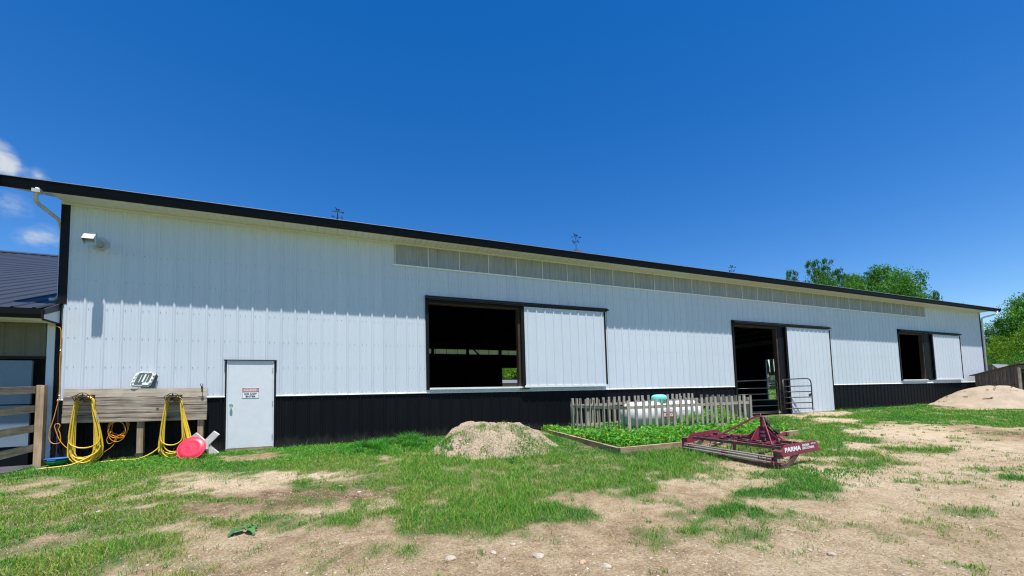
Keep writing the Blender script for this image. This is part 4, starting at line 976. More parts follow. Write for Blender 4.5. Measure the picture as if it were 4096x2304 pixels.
mb.tube(smooth_path([(-3.435, -.262, -.12), (-3.47, -.27, -.17), (-3.56, -.29, -.245), (-3.68, -.30, -.31), (-3.80, -.30, -.345), (-3.95, -.27, -.352), (-4.10, -.25, -.348), (-4.25, -.27, -.352), (-4.40, -.30, -.355), (-4.52, -.31, -.35)]), .0135, 8)
mb.build('coil', M['hose'], h2, smooth=True)

# orange extension cords
c1 = thing('extension_cord', 'orange cord running down the barn corner and looping beside the hose board', 'cord', (-5.2, -.06, .9))
mb = MB()
mb.tube(smooth_path([(-5.40, -.02, 2.485), (-5.30, -.06, 2.465), (-5.215, -.055, 2.445), (-5.172, -.05, 2.36), (-5.168, -.05, 1.97), (-5.172, -.045, 1.7), (-5.162, -.045, 1.40), (-5.158, -.05, 1.02), (-5.19, -.07, .72), (-5.222, -.09, .49), (-5.262, -.10, .28), (-5.245, -.11, .12),
                     (-5.181, -.12, .056), (-5.10, -.12, .062), (-5.076, -.12, .12), (-5.09, -.12, .25), (-5.115, -.115, .33), (-5.10, -.11, .42), (-5.14, -.11, .455), (-5.175, -.12, .42), (-5.16, -.12, .33), (-5.10, -.13, .15), (-5.03, -.14, .03), (-4.95, -.15, -.06)]), .0075, 6)
mb.build('cable', M['cord'], c1, smooth=True)
for zz, xx in ((1.96, -5.168), (1.03, -5.158)):
    mb = MB(); mb.tube([(xx + .014 * math.cos(a), -.05 + .014 * math.sin(a), zz) for a in np.linspace(0, 6.28, 9)[:-1]], .005, 5, closed=True); mb.build('clip', M['galv'], c1)
c2 = thing('extension_cord', 'orange cord hung in loose loops under the hose board', 'cord', (-4.17, -.09, .2))
mb = MB(); pts = []
for i in range(6):
    cx, rx, zb = -4.175 + rnd.uniform(-.03, .03), .12 + rnd.uniform(-.01, .05), .17 + rnd.uniform(-.05, .05)
    for a in np.linspace(0, 2 * math.pi, 13)[:-1]: pts.append((cx + rx * math.cos(a), -.10 - .012 * i, .47 - .02 * i + (.47 - zb) * (math.sin(a) - .6) * .62))
pts += [(-4.16, -.15, .16), (-4.24, -.15, .03), (-4.32, -.15, .0), (-4.345, -.15, .10), (-4.28, -.15, .25)]
mb.tube(smooth_path(pts, 3), .0065, 5); mb.tube(smooth_path([(-4.16, -.14, .15), (-4.25, -.15, -.05), (-4.36, -.17, -.16), (-4.46, -.2, -.26)]), .006, 5)
mb.build('cable', M['cord'], c2, smooth=True)

# grey and white tote leaning on the board against the wall
tt = thing('storage_tote', 'grey and white plastic tote lid leaning on top of the hose board', 'tote', (-3.83, -.17, 1.14))
o0 = Vector((-3.985, -.205, 1.185)); e1 = Vector((.325, .05, -.012)); e2 = Vector((.10, .075, .325))
nrm = e1.cross(e2).normalized()
def TP(u, v, d): return o0 + e1 * u + e2 * v + nrm * d
def rr_poly(u0, u1, v0, v1, r, d):
    return [TP((u0 + u1) / 2 + a * (u1 - u0), (v0 + v1) / 2 + b * (v1 - v0), d) for a, b in round_rect(1, 1, r, 3)]
if nrm.y > 0: nrm = -nrm
mb = MB(); mb.prism(rr_poly(0, 1, 0, 1, .17, 0), Vector((0, 0, 0)), nrm * .030); mb.build('rim', M['tote_white'], tt)
mb = MB(); mb.prism(rr_poly(.04, .96, .035, .965, .15, .030), Vector((0, 0, 0)), nrm * .006); mb.build('rim_groove', M['tote_grey'], tt)
mb = MB(); mb.prism(rr_poly(.065, .935, .06, .94, .14, .036), Vector((0, 0, 0)), nrm * .010); mb.build('rim', M['tote_white'], tt)
mb = MB(); mb.prism(rr_poly(.16, .84, .12, .90, .10, .0465), Vector((0, 0, 0)), nrm * .004); mb.build('lid_panel', M['tote_grey'], tt)
for u, w in ((.36, .035), (.70, .03)):
    mb = MB(); mb.prism([TP(u - w / 2, .26, .052), TP(u + w / 2, .26, .052), TP(u + w / 2, .76, .052), TP(u - w / 2, .76, .052)], Vector((0, 0, 0)), nrm * .005); mb.build('rib', M['tote_white'], tt)
mb = MB(); mb.prism([TP(.49, .30, .052), TP(.575, .30, .052), TP(.575, .80, .052), TP(.49, .80, .052)], Vector((0, 0, 0)), nrm * .003); mb.build('label_strip', M['tote_white'], tt)
mb = MB(); mb.prism([TP(.58, .12, .0525), TP(.88, .12, .0525), TP(.88, .26, .0525), TP(.58, .26, .0525)], Vector((0, 0, 0)), nrm * .004); mb.build('label', M['sign_white'], tt)
for u, v in ((.06, .30), (.05, .55), (.07, .75), (.94, .32), (.95, .55), (.93, .80), (.30, .95), (.70, .955)):
    mb = MB(); mb.prism([TP(u - .055, v - .055, .036), TP(u + .055, v - .055, .036), TP(u + .055, v + .055, .036), TP(u - .055, v + .055, .036)], Vector((0, 0, 0)), nrm * .02); mb.build('latch_lug', M['tote_white'], tt)
mb = MB(); a = [TP(.06, .06, -.001), TP(.94, .06, -.001), TP(.94, .94, -.001), TP(.06, .94, -.001)]
b = [Vector((p.x + dx, min(p.y + .12, -.028), p.z + dz)) for p, dx, dz in zip(a, (.05, .06, .03, .03), (-.02, -.02, -.06, -.06))]
b = [Vector((p.x, min(p.y, -.028), max(p.z, 1.14))) for p in b]
mb.add(a + b, [(0, 1, 2, 3), (7, 6, 5, 4), (0, 4, 5, 1), (1, 5, 6, 2), (2, 6, 7, 3), (3, 7, 4, 0)]); mb.build('box_body', M['tote_grey'], tt)

# red saucer lid
lid_c = Vector((-2.78, -.62, -.165)); lid_n = Vector((-.16, -.87, .46)).normalized()
rl = thing('red_lid', 'round faded red plastic lid leaning against the right hose coil', 'lid', (-2.74, -.75, -.39))
mb = MB(); mb.lathe([(.262, -.022), (.270, -.010), (.268, .002), (.252, .006), (.246, .0), (.235, .008), (.20, .026), (.160, .036), (.154, .034), (.10, .040), (.0, .043)], lid_c, lid_n, 40); mb.build('dish', M['red_plastic'], rl, smooth=True, fix=False)
mb = MB(); la = lid_n.orthogonal().normalized(); lb = lid_n.cross(la)
for k in range(28):
    a = 2 * math.pi * k / 28; d = la * math.cos(a) + lb * math.sin(a); p = lid_c + d * .257 + lid_n * .003; mb.bar(p - d * .006, p + d * .010, .008, .006, lid_n)
mb.build('rim_notch', M['rust'], rl)['kind'] = 'stuff'

# white cross-braced stand behind the lid
xs_ = thing('white_stand', 'white wooden X shaped stand leaning between red lid and entry door', 'stand', (-2.66, -.09, -.36))
for (a, b, yy) in (((-2.82, .105), (-2.40, -.36), -.30), ((-2.395, .125), (-2.81, -.355), -.315)):
    mb = MB(); mb.bar((a[0], yy, a[1]), (b[0], yy, b[1]), .13, .10, (0, 1, 0)); mb.build('arm', M['white_wood'], xs_)
mb = MB(); mb.box(-2.67, -2.53, -.379, -.368, -.22, -.02); mb.build('gusset', M['white_wood'], xs_)

# feed pans by the fence post
for nm, mt, z0, z1, r0, r1, lab in (('feed_pan', 'green_plastic', -.345, -.262, .125, .172, 'green rubber feed pan on the grass under the blue pan'), ('feed_pan', 'blue_plastic', -.302, -.222, .12, .180, 'blue rubber feed pan stacked inside the green pan')):
    cx, cyy = -5.02, -.33
    t = thing(nm, lab, 'feed pan', (cx, cyy, z0))
    mb = MB(); mb.lathe([(.0, 0), (r0, 0), (r1, z1 - z0 - .008), (r1 + .012, z1 - z0), (r1 - .004, z1 - z0), (r0 - .01, .012), (.0, .012)], (cx, cyy, z0), (0, 0, 1), 28); mb.build('pan', M[mt], t, smooth=True)
    mb = MB(); mb.tube([(cx - .055, cyy - r1 - .004, z1 - .018), (cx - .05, cyy - r1 - .03, z1 - .024), (cx + .05, cyy - r1 - .03, z1 - .024), (cx + .055, cyy - r1 - .004, z1 - .018)], .009, 6); mb.build('handle', M[mt], t)

# ------------------------------------------------------------------ picket fence round the tank
pf = thing('picket_fence', 'grey weathered picket enclosure around the white gas tank', 'fence', (9.5, -1.6, -.4))
pick = MB(); pick.box(-.044, .044, -.011, .011, 0, 1.0); pm = pick.mesh('picket', M['picket'])
def picket(x, y, top, bot, yaw, k=0):
    o = put('picket', pm, (x, y, bot), pf, (rnd.uniform(-.012, .012), rnd.uniform(-.022, .022), yaw)); o.scale = (rnd.uniform(.92, 1.12), 1, top - bot + rnd.uniform(-.012, .012))
FX = [7.26, 7.5, 7.75, 7.96, 8.19, 8.41, 8.61, 8.84, 9.07, 9.3, 9.52, 9.71, 9.91, 10.09, 10.27, 10.47, 10.7, 10.94, 11.18, 11.47, 11.71, 11.96]
for x in FX: picket(x, -2.57, .572 + (x - 7.26) * .008, gzf(x, -2.55) + .02, 0)
for k in range(12):
    t = k / 11; picket(7.23 - .47 * t, -2.40 + 1.86 * t, .585 + .07 * t, gzf(7, -1.5) + .01, R(76))
BX = [6.79, 6.95, 7.11, 7.36, 7.55, 7.74, 7.95, 8.17, 8.38, 8.58, 8.78, 9.0, 9.21, 9.36, 9.57, 9.78, 10.2, 10.43, 10.64, 10.85, 11.06, 11.22, 11.42, 11.62, 11.8]
for x in BX: picket(x, -.46, .655 + (x - 6.8) * .014, gzf(x, -.5) + .03, 0)
for y in (-2.30, -2.0, -1.78, -1.56, -1.35, -1.12, -.90, -.66): picket(12.02, y, .615 + (2.3 + y) * .03, gzf(12, y) + .03, R(90))
for (a, b, mt) in (((7.20, -2.545, .375), (12.0, -2.545, .388), 'picket_x'), ((7.20, -2.545, -.27), (12.0, -2.545, -.24), 'picket_x'), ((7.25, -2.53, .37), (6.77, -.5, .42), 'picket_y'), ((7.25, -2.53, -.26), (6.77, -.5, -.2), 'picket_y'),
                   ((6.72, -.49, .42), (11.9, -.49, .50), 'picket_x'), ((6.72, -.49, -.18), (11.9, -.49, -.16), 'picket_x'), ((11.985, -2.5, .385), (11.985, -.5, .46), 'picket_y'), ((11.985, -2.5, -.2), (11.985, -.5, -.18), 'picket_y')):
    mb = MB(); mb.bar(a, b, .036, .085); mb.build('rail', M[mt], pf)
for x, y in ((11.96, -2.51), (6.78, -.52), (11.95, -.52)):
    mb = MB(); mb.box(x - .042, x + .042, y - .02, y + .064, gzf(x, y) - .3, .55); mb.build('post', M['picket'], pf)

# gas tank
tk = thing('gas_tank', 'white horizontal propane tank with turquoise dome inside the picket fence', 'tank', (9.40, -1.5, -.40))
cx0, cx1, tr_, tz = 7.93, 10.88, .41, .09
prof = []
for a in np.linspace(0, math.pi / 2, 9): prof.append((tr_ * math.sin(a), .26 * (1 - math.cos(a))))
Lc = cx1 - cx0
prof += [(tr_, .9), (tr_ + .004, .905), (tr_ + .004, .925), (tr_, .93), (tr_, Lc - .9)]
for a in np.linspace(math.pi / 2, 0, 9): prof.append((tr_ * math.sin(a), Lc - .26 * (1 - math.cos(a))))
mb = MB(); mb.lathe(prof, (cx0, -1.5, tz), (1, 0, 0), 40); mb.build('shell', M['tank'], tk, smooth=True, fix=False)
mb = MB(); mb.lathe([(.238, 0), (.238, .13), (.232, .18), (.210, .22), (.16, .245), (.08, .256), (.0, .258)], (9.305, -1.5, .455), (0, 0, 1), 32); mb.build('dome', M['dome'], tk, smooth=True, fix=False)
for x in (8.5, 10.3):
    mb = MB(); mb.box(x - .06, x + .06, -1.78, -1.22, -.55, -.27); mb.build('leg', M['picket_x'], tk)
mb = MB(); mb.lathe([(.05, 0), (.05, .03), (.03, .05), (.0, .05)], (8.03, -1.62, .40), (0, -.3, 1), 12); mb.lathe([(.02, 0), (.02, .12), (.035, .12), (.035, .15), (.0, .15)], (10.2, -1.5, .49), (0, 0, 1), 10); mb.build('valve', M['galv'], tk)
yd = -1.918
mb = MB(); pp = round_rect(.60, .185, .035); mb.prism([(9.275 + a, yd, .095 + b) for a, b in pp], (0, 0, 0), (0, .010, 0)); mb.build('gas_decal', M['gas_red'], tk)
mb = MB(); arc = [(9.275 + .20 * math.cos(a), yd + .004, .18 + .085 * math.sin(a)) for a in np.linspace(0, math.pi, 15)]; mb.prism(arc, (0, 0, 0), (0, .006, 0)); mb.build('decal_arch', M['gas_red'], tk)
mb = MB(); arc = [(9.275 + .185 * math.cos(a), yd + .0025, .186 + .068 * math.sin(a)) for a in np.linspace(0, math.pi, 15)]; mb.prism(arc, (0, 0, 0), (0, .001, 0)); mb.build('decal_arch_field', M['sign_white'], tk)
put('lettering', fit_width(text_mesh('HICKSGAS', .1, M['sign_white'], .004), .56, .105), (9.275, yd - .002, .098), tk, (R(90), 0, 0))
for px_ in (.0,):
    mb = MB()
    for q in ((9.20, .20), (9.275, .225), (9.35, .20)): mb.box(q[0] - .02, q[0] + .02, yd + .0005, yd + .002, q[1] - .012, q[1] + .012)

# raised bed
bed = thing('raised_bed', 'weathered timber border of the weedy bed around the picket fence', 'garden bed', (8.4, -2.4, -.5))
def timber(a, b, mt, w=.09, h=.14):
    mb = MB(); mb.bar(a, b, w, h); mb.build('timber', M[mt], bed)
timber((5.50, -4.37, -.455), (7.55, -4.365, -.448), 'timber', .10, .15); timber((7.56, -4.38, -.452), (9.5, -4.37, -.445), 'timber'); timber((9.51, -4.365, -.44), (11.30, -4.36, -.415), 'timber', .11, .15)
timber((5.545, -4.31, -.46), (5.70, -2.55, -.385), 'timber_y'); timber((5.705, -2.54, -.385), (5.83, -.75, -.31), 'timber_y')
timber((11.25, -4.30, -.42), (11.6, -3.0, -.36), 'timber_y')
mb = MB(); mb.bar((7.50, -4.62, -.50), (8.9, -4.20, -.415), .20, .05, (0, .3, 1)); mb.build('loose_board', M['timber'], bed)

# ------------------------------------------------------------------ heaps
def heap(name, label, cat, cx, cy, rx, ry, h, flat, mat, seed, lump, n=90, clip_y=None, skew=0.0):
    """a mound of loose material: height field over an uneven ellipse, its skirt below the ground"""
    xs = np.linspace(-1.12, 1.12, n); X_, Y_ = np.meshgrid(xs, xs)
    x = cx + X_ * rx; y = cy + Y_ * ry
    r = np.sqrt((X_ + skew * (1 - np.minimum(abs(X_), 1))) ** 2 + Y_ ** 2) + (fbm(x, y, rx * .5, seed) - .5) * .34
    p = np.clip((1 - r) / (1 - flat), 0, 1); p = p * p * (3 - 2 * p) * .45 + p * .55
    z = gz(x, y) + h * p + p ** .3 * lump * ((fbm(x, y, .35, seed + 3) - .5) * 1.4 + (fbm(x, y, .09, seed + 5) - .5) * .7) - np.where(p <= 0, .08, .0) - .01
    if clip_y is not None: y = np.minimum(y, clip_y)
    me = bpy.data.meshes.new(name)
    i, j = np.meshgrid(np.arange(n - 1), np.arange(n - 1)); b = (j * n + i).ravel()
    np_mesh(me, np.stack([x, y, z], -1).reshape(-1, 3), np.stack([b, b + 1, b + n + 1, b + n], -1), True)
    me.materials.append(mat)
    o = bpy.data.objects.new(name, me); COL.objects.link(o)
    return tag(o, label, cat)
def heap_mat(name, c0, c1, c2, stones, sc=30.0):
    m, nt, b = mat_new(name); v = tex_coord(nt); L = nt.links
    n1 = noise(nt, v, sc, 8.0, .7); n2 = noise(nt, v, 2.5, 5.0, .6)
    c = ramp(nt, n1, [(.28, c0), (.5, c1), (.75, c2)])
    c = mixc(nt, 1.0, c, ramp(nt, n2, [(.3, (.86, .85, .84)), (.7, (1.06, 1.05, 1.04))]), 'MULTIPLY')
    if stones:
        vo = nt.nodes.new('ShaderNodeTexVoronoi'); vo.inputs['Scale'].default_value = 34.0; L.new(v, vo.inputs['Vector'])
        se = nt.nodes.new('ShaderNodeSeparateColor'); L.new(vo.outputs['Color'], se.inputs[0])
        st = mixc(nt, 1.0, ramp(nt, vo.outputs['Distance'], [(.22, (1, 1, 1)), (.34, (0, 0, 0))]), ramp(nt, se.outputs[0], [(.35, (0, 0, 0)), (.4, (1, 1, 1))]), 'MULTIPLY')
        c = mixc(nt, st, c, ramp(nt, se.outputs[1], [(0, (.075, .06, .05)), (.55, (.20, .15, .11)), (1, (.50, .43, .34))]))
    L.new(c, b.inputs['Base Color']); b.inputs['Roughness'].default_value = .95; b.inputs['Specular IOR Level'].default_value = .1
    bump(nt, b, n1, .9 if stones else .35, .05)
    return m
M['gravel_heap'] = heap_mat('gravel_heap', (.115, .083, .055), (.39, .31, .215), (.54, .455, .335), True)
M['sand_heap'] = heap_mat('sand_heap', (.29, .228, .165), (.345, .28, .205), (.40, .33, .25), False, 14.0)
mound = heap('gravel_mound', 'low heap of stony dirt with grass tufts in front of the black wainscot', 'mound', 3.50, -2.45, 1.55, 1.30, .56, .36, M['gravel_heap'], 61, .15, 110, skew=.16)
sand = heap('sand_pile', 'smooth pale sand pile at the right end of the barn', 'sand pile', 30.3, -2.1, 2.75, 2.6, 1.0, .12, M['sand_heap'], 71, .04, 70, -.06)
def heap_z(x, y):
    return 0.0

r_ = np.random.default_rng(5); mb = MB()
for k in range(26):
    px_, py_ = r_.uniform(28.6, 30.6), r_.uniform(-3.6, -.6); rr = math.hypot((px_ - 30.3) / 2.75, (py_ + 2.1) / 2.6); q = min(max((1 - rr) / .88, 0), 1); q = q * q * (3 - 2 * q) * .45 + q * .55
    zz = gzf(px_, py_) + q + .0; a = r_.uniform(0, 3.1); L = r_.uniform(.04, .16)
    mb.bar((px_ - L * math.cos(a), py_ - L * math.sin(a), zz), (px_ + L * math.cos(a), py_ + L * math.sin(a), zz + .01), .03, .025)
tag(mb.build('bark_debris', M['bark']), 'dark bark scraps scattered on the pale sand pile', None, None, 'stuff')

# ------------------------------------------------------------------ weathered shed on the right
shed = thing('plank_shed', 'weathered grey plank shed with sloping roof beyond the sand pile', 'shed', (35.6, -1.2, -.3))
sx = 33.5
yl, yr2 = -.35, -1.97
def roofz(y): return 1.31 + (yl - y) * .285
n = 12
for k in range(n):
    y0 = yl + (yr2 - yl) * k / n; y1 = yl + (yr2 - yl) * (k + 1) / n; g_ = .008
    for lo, hi, d in ((-.45, .72, 0), (.735, None, .006)):
        h0 = roofz(y0) if hi is None else hi; h1 = roofz(y1) if hi is None else hi
        xo = sx + rnd.uniform(-.008, .008) - d
        mb = MB(); mb.prism([(xo, y0 - g_, lo), (xo, y1 + g_, lo), (xo, y1 + g_, h1), (xo, y0 - g_, h0)], (0, 0, 0), (.025, 0, 0)); mb.build('plank', M['shed_wood'], shed)
mb = MB(); mb.box(sx - .02, sx + .10, yr2 - .10, yr2 + .03, -.5, 1.74); mb.build('corner_post', M['shed_wood'], shed)
mb = MB(); mb.box(sx - .045, sx - .02, yr2 - .10, yr2 - .02, -.5, 1.62); mb.build('corner_board', M['board_top'], shed)
mb = MB(); mb.prism([(sx - .14, yl + .18, roofz(yl) - .035), (sx - .14, yr2 - .16, roofz(yr2) + .06), (sx - .14, yr2 - .16, roofz(yr2) + .10), (sx - .14, yl + .18, roofz(yl) + .0)], (0, 0, 0), (4.6, 0, 0)); mb.build('roof', M['shed_wood'], shed)
mb = MB(); mb.box(sx + .10, sx + 4.4, yr2 - .09, yr2 - .04, 1.56, 1.74); mb.build('front_header', M['shed_wood'], shed)
for k in range(22):
    x0 = sx + .14 + k * .2
    mb = MB(); mb.box(x0, x0 + .165, yl - .04, yl, -.4, roofz(yl)); mb.build('plank', M['shed_wood'], shed)
for x0 in (sx + 2.2, sx + 4.35):
    mb = MB(); mb.box(x0, x0 + .1, yr2 - .1, yr2, -.4, 1.72); mb.build('front_post', M['shed_wood'], shed)
mb = MB(); mb.box(sx + 4.4, sx + 4.43, yr2, yl, -.4, 1.4); mb.build('end_wall', M['shed_wood'], shed)

run = thing('run_in_shelter', 'small brown open shelter with pale metal roof behind the plank shed', 'shelter', (40.2, .7, -.2))
mb = MB(); mb.prism([(39.0, .98, 2.06), (39.0, .66, 2.07), (39.0, .30, 1.66), (39.0, .30, 1.60), (39.0, .66, 2.0), (39.0, .98, 1.99)], (0, 0, 0), (2.6, 0, 0)); mb.build('roof', M['metal_roof_pale'], run)
mb = MB(); mb.box(39.05, 41.5, .4, .98, -.2, 1.60); mb.build('wall', M['shed_wood'], run)
mb = MB(); mb.prism([(39.03, .98, 1.6), (39.03, .42, 1.6), (39.03, .66, 1.99), (39.03, .98, 1.98)], (0, 0, 0), (.03, 0, 0)); mb.build('gable', M['tan_wall'], run)
mb = MB(); mb.box(38.98, 39.03, .60, .66, 1.5, 1.95); mb.build('post', M['board_top'], run)

# ------------------------------------------------------------------ tube gates in the tall doorway
def gate(label, x0, x1, y0, y1, zb, zt, loc):
    t = thing('tube_gate', label, 'gate', loc, 'tube gates of the tall doorway')
    def P(u, z): return (x0 + (x1 - x0) * u, y0 + (y1 - y0) * u, z)
    r = .022; c = .14 / abs(x1 - x0)
    mb = MB(); mb.tube(smooth_path([P(0, zt - .03), P(.3, zt - .012), P(1 - c * 1.6, zt), P(1 - c * .55, zt - .03), P(1 - c * .1, zt - .13), P(1, zt - .28), P(1, zb + .4), P(1, zb - .06)], 5), r, 8); mb.tube([P(0, zt - .03), P(0, zb)], r, 8); mb.build('gate_frame', M['gate'], t, smooth=True)
    for k in range(5):
        z = zb + (zt - zb) * (.0 + k * .185) + .01
        mb = MB(); mb.tube([P(0, z), P(.5, z + .004), P(1, z)], r * .85, 8); mb.build('rail', M['gate'], t, smooth=True)
    mb = MB(); q = Vector(P(1, zb - .03)); mb.box(q.x - .03, q.x + .06, q.y - .04, q.y + .03, q.z - .03, q.z + .03); mb.build('latch', M['galv'], t)
    mb = MB(); mb.tube([(q.x - .06, q.y - .05, q.z + .10), (q.x - .07, q.y - .06, gzf(q.x, q.y) - .02)], .011, 6); mb.build('drop_rod', M['galv'], t)
    mb = MB(); a = P(1, zb + .60); b_ = P(1 - .12 / abs(x1 - x0), zb + .53); mb.bar(a, b_, .012, .10); mb.build('latch_plate', M['gate'], t)
    return t
gate('black tube gate across the dark doorway opening', 14.75, 16.90, .05, -.12, -.12, 1.17, (15.8, -.05, -.28))
gate('black tube gate standing in front of the tall white sliding door', 17.25, 18.40, -.14, -.56, -.04, 1.21, (17.8, -.3, -.26))

# ------------------------------------------------------------------ arena groomer
gr = thing('arena_groomer', 'maroon tractor-drawn arena groomer with pipe rollers parked on the grass', 'groomer', (7.5, -5.7, -.6))
GO = Vector((6.97, -4.69, 0)); GU = Vector((.067, -.998, 0)); GV = Vector((.998, .067, 0))
def Q(u, v, h):
    p = GO + GU * u + GV * v
    return Vector((p.x, p.y, gzf(p.x, p.y) + h))
def gpart(name, mt, bars=(), tubes=(), prisms=(), parent=None, smooth=False):
    mb = MB()
    for a, b, w, t in bars: mb.bar(Q(*a), Q(*b), w, t)
    for a, b, r in tubes: mb.tube([Q(*a), Q(*b)], r, 10)
    for poly, off in prisms:
        o = Q(*poly[0]); mb.prism([Q(*p) for p in poly], Vector((0, 0, 0)), GU * off)
    return mb.build(name, M[mt], parent or gr, smooth=smooth)
# crumbler rollers of round pipe
for (v, h) in ((-.06, .155), (-.015, .185), (.035, .150), (-.075, .105), (.03, .10), (-.02, .075)):
    gpart('roller_pipe', 'pipe_grey', tubes=[((.05, v, h), (1.90, v, h), .0165)])
for u in (.08, .20, .98, 1.70, 1.85):
    gpart('roller_disc', 'maroon', bars=[((u - .01, -.085, .13), (u - .01, .045, .13), .012, .12)])
    for dv in (-.06, .02):
        gpart('roller_spoke', 'maroon', bars=[((u + .03, dv, .07), (u + .03, dv, .19), .02, .02)])
gpart('levelling_blade', 'rust', bars=[((.02, -.02, .025), (1.93, -.02, .025), .02, .075)])
for u, nm in ((0.0, 'end_post'), (1.95, 'end_post')):
    gpart(nm, 'rust' if u > 1 else 'maroon', bars=[((u, .03, -.03), (u, .03, .29), .07, .075)])
    gpart('post_plate', 'maroon', bars=[((u - .06, .03, .295), (u + .07, .03, .295), .10, .012)])
gpart('post_foot', 'maroon', bars=[((1.88, -.03, .105), (2.05, .03, .105), .10, .012)])
gpart('clevis', 'galv', bars=[((2.0, -.02, .10), (2.0, -.02, .17), .025, .025)])
# end plates
gpart('end_plate', 'maroon', prisms=[([(1.965, .10, .215), (1.965, 1.30, .235), (1.965, 1.31, .30), (1.965, 1.24, .385), (1.965, 1.16, .402), (1.965, .33, .385), (1.965, .24, .37), (1.965, .10, .27)], .012)])
gpart('end_plate_lip', 'maroon', bars=[((2.0, .10, .215), (2.0, 1.31, .235), .012, .05)])
gpart('end_plate', 'maroon', prisms=[([(-.012, .03, .16), (-.012, 1.2, .26), (-.012, 1.26, .31), (-.012, 1.14, .41), (-.012, .34, .375), (-.012, .22, .355), (-.012, .03, .20)], .012)])
# skid shoes
for u in (1.97, .0):
    gpart('skid_shoe', 'rust', prisms=[([(u, .02, .0), (u, .24, -.005), (u, .42, .05), (u, .60, .17), (u, .66, .24), (u, .50, .24), (u, .36, .13), (u, .22, .07), (u, .02, .06)], .03)])
# beams
gpart('rear_beam', 'rust', bars=[((.12, .17, .30), (1.95, .17, .335), .04, .052)])
gpart('front_beam', 'maroon', bars=[((.06, .92, .325), (1.96, .92, .345), .05, .05)])
gpart('middle_beam', 'maroon', bars=[((.06, .56, .30), (1.95, .56, .315), .035, .035)])
for u in (.45, 1.45): gpart('cross_beam', 'maroon', bars=[((u, .17, .31), (u, .92, .33), .035, .04)])
gpart('mid_post', 'maroon', bars=[((1.07, .16, .16), (1.07, .16, .46), .036, .04)])
gpart('mid_post_cap', 'maroon', bars=[((1.10, .16, .455), (.95, .30, .455), .05, .03)])
for (a, b) in (((.98, .12, .15), (1.15, .12, .15)), ((.98, .12, .36), (1.15, .12, .36))): gpart('clamp', 'galv', bars=[(a, b, .03, .02)])
# hitch tower
AP = (1.20, .86, .80)
gpart('tower_plate', 'maroon', prisms=[([(1.14, .56, .34), (1.14, 1.14, .34), (1.14, 1.10, .38), (1.14, .94, .60), (1.14, .82, .60), (1.14, .62, .40)], .012)])
gpart('tower_post', 'maroon', bars=[((1.19, .90, .34), (1.19, .885, .79), .048, .055)])
gpart('tower_face', 'maroon', prisms=[([(.94, .955, .36), (1.45, .955, .36), (1.45, .955, .40), (1.27, .955, .60), (1.12, .955, .60), (.94, .955, .40)], .004)])
mb = MB(); mb.prism([Q(.86, .875, .34), Q(1.52, .875, .34), Q(1.50, .875, .38), Q(1.26, .872, .585), Q(1.13, .872, .585), Q(.88, .875, .38)], Vector((0, 0, 0)), GV * .012); mb.build('gusset_plate', M['maroon'], gr)
gpart('strut', 'maroon', bars=[((.60, .17, .335), (1.13, .80, .80), .014, .040), ((1.13, .80, .80), (1.18, .87, .805), .024, .045)])
gpart('strut', 'maroon', bars=[((1.80, .17, .36), (1.24, .84, .80), .014, .042)])
gpart('tower_head', 'maroon', bars=[((1.15, .87, .80), (1.25, .87, .80), .045, .04)])
gpart('head_pin', 'galv', tubes=[((1.10, .86, .80), (1.30, .86, .80), .014), ((1.19, .86, .80), (1.19, .86, .86), .008)])
for z0, z1, w in ((.475, .515, .09), (.395, .44, .13)):
    mb = MB(); mb.prism([Q(1.195 - w / 2, .866, z0), Q(1.195 + w / 2, .866, z0), Q(1.195 + w / 2, .866, z1), Q(1.195 - w / 2, .866, z1)], Vector((0, 0, 0)), GV * .004); mb.build('data_plate', M['galv'], gr)
# adjusting cylinder and drawbar
gpart('top_link', 'black_part', bars=[((1.18, .92, .78), (1.08, 1.30, .60), .045, .045)])
gpart('top_link_clamp', 'black_part', bars=[((1.12, 1.18, .67), (1.08, 1.28, .60), .075, .085), ((1.12, 1.24, .63), (1.14, 1.00, .50), .04, .04)])
gpart('top_link_rod', 'steel', tubes=[((1.08, 1.28, .605), (1.02, 1.62, .44), .022)])
gpart('top_link_end', 'black_part', bars=[((1.04, 1.55, .47), (1.01, 1.72, .385), .06, .06)])
gpart('draw_beam', 'maroon', bars=[((1.05, .92, .335), (1.0, 1.98, .355), .06, .05)])
gpart('draw_beam_end', 'rust', bars=[((1.0, 1.98, .345), (1.0, 2.05, .35), .10, .09)])
gpart('draw_brace', 'maroon', bars=[((.45, .92, .33), (.92, 1.6, .33), .05, .04)]); gpart('draw_brace', 'maroon', bars=[((1.62, .92, .34), (1.10, 1.6, .33), .05, .04)])
gpart('draw_gusset', 'maroon', prisms=[([(1.0, 1.55, .36), (1.0, 1.78, .36), (1.0, 1.66, .45)], .02)])
# spring tines on two bars
k = 0
for v, us in ((.36, (.42, .66, .9, 1.2, 1.45, 1.7)), (.74, (.3, .55, .8, 1.06, 1.32, 1.58, 1.82))):
    gpart('tine_bar', 'maroon', bars=[((.06, v, .30), (1.95, v, .315), .03, .03)])
    for u in us:
        tn = gpart('tine', 'rust', tubes=[((u, v, .30), (u + .01, v - .10, .15), .007), ((u + .01, v - .10, .15), (u + .01, v - .03, -.02), .007)])
        gpart('tine_clamp', 'black_part', bars=[((u - .035, v, .335), (u + .035, v, .335), .06, .03), ((u + .02, v - .05, .30), (u + .02, v + .05, .30), .03, .05)], parent=tn)
        gpart('clamp_bolt', 'galv', tubes=[((u, v + .015, .34), (u, v + .015, .385), .008)], parent=tn)
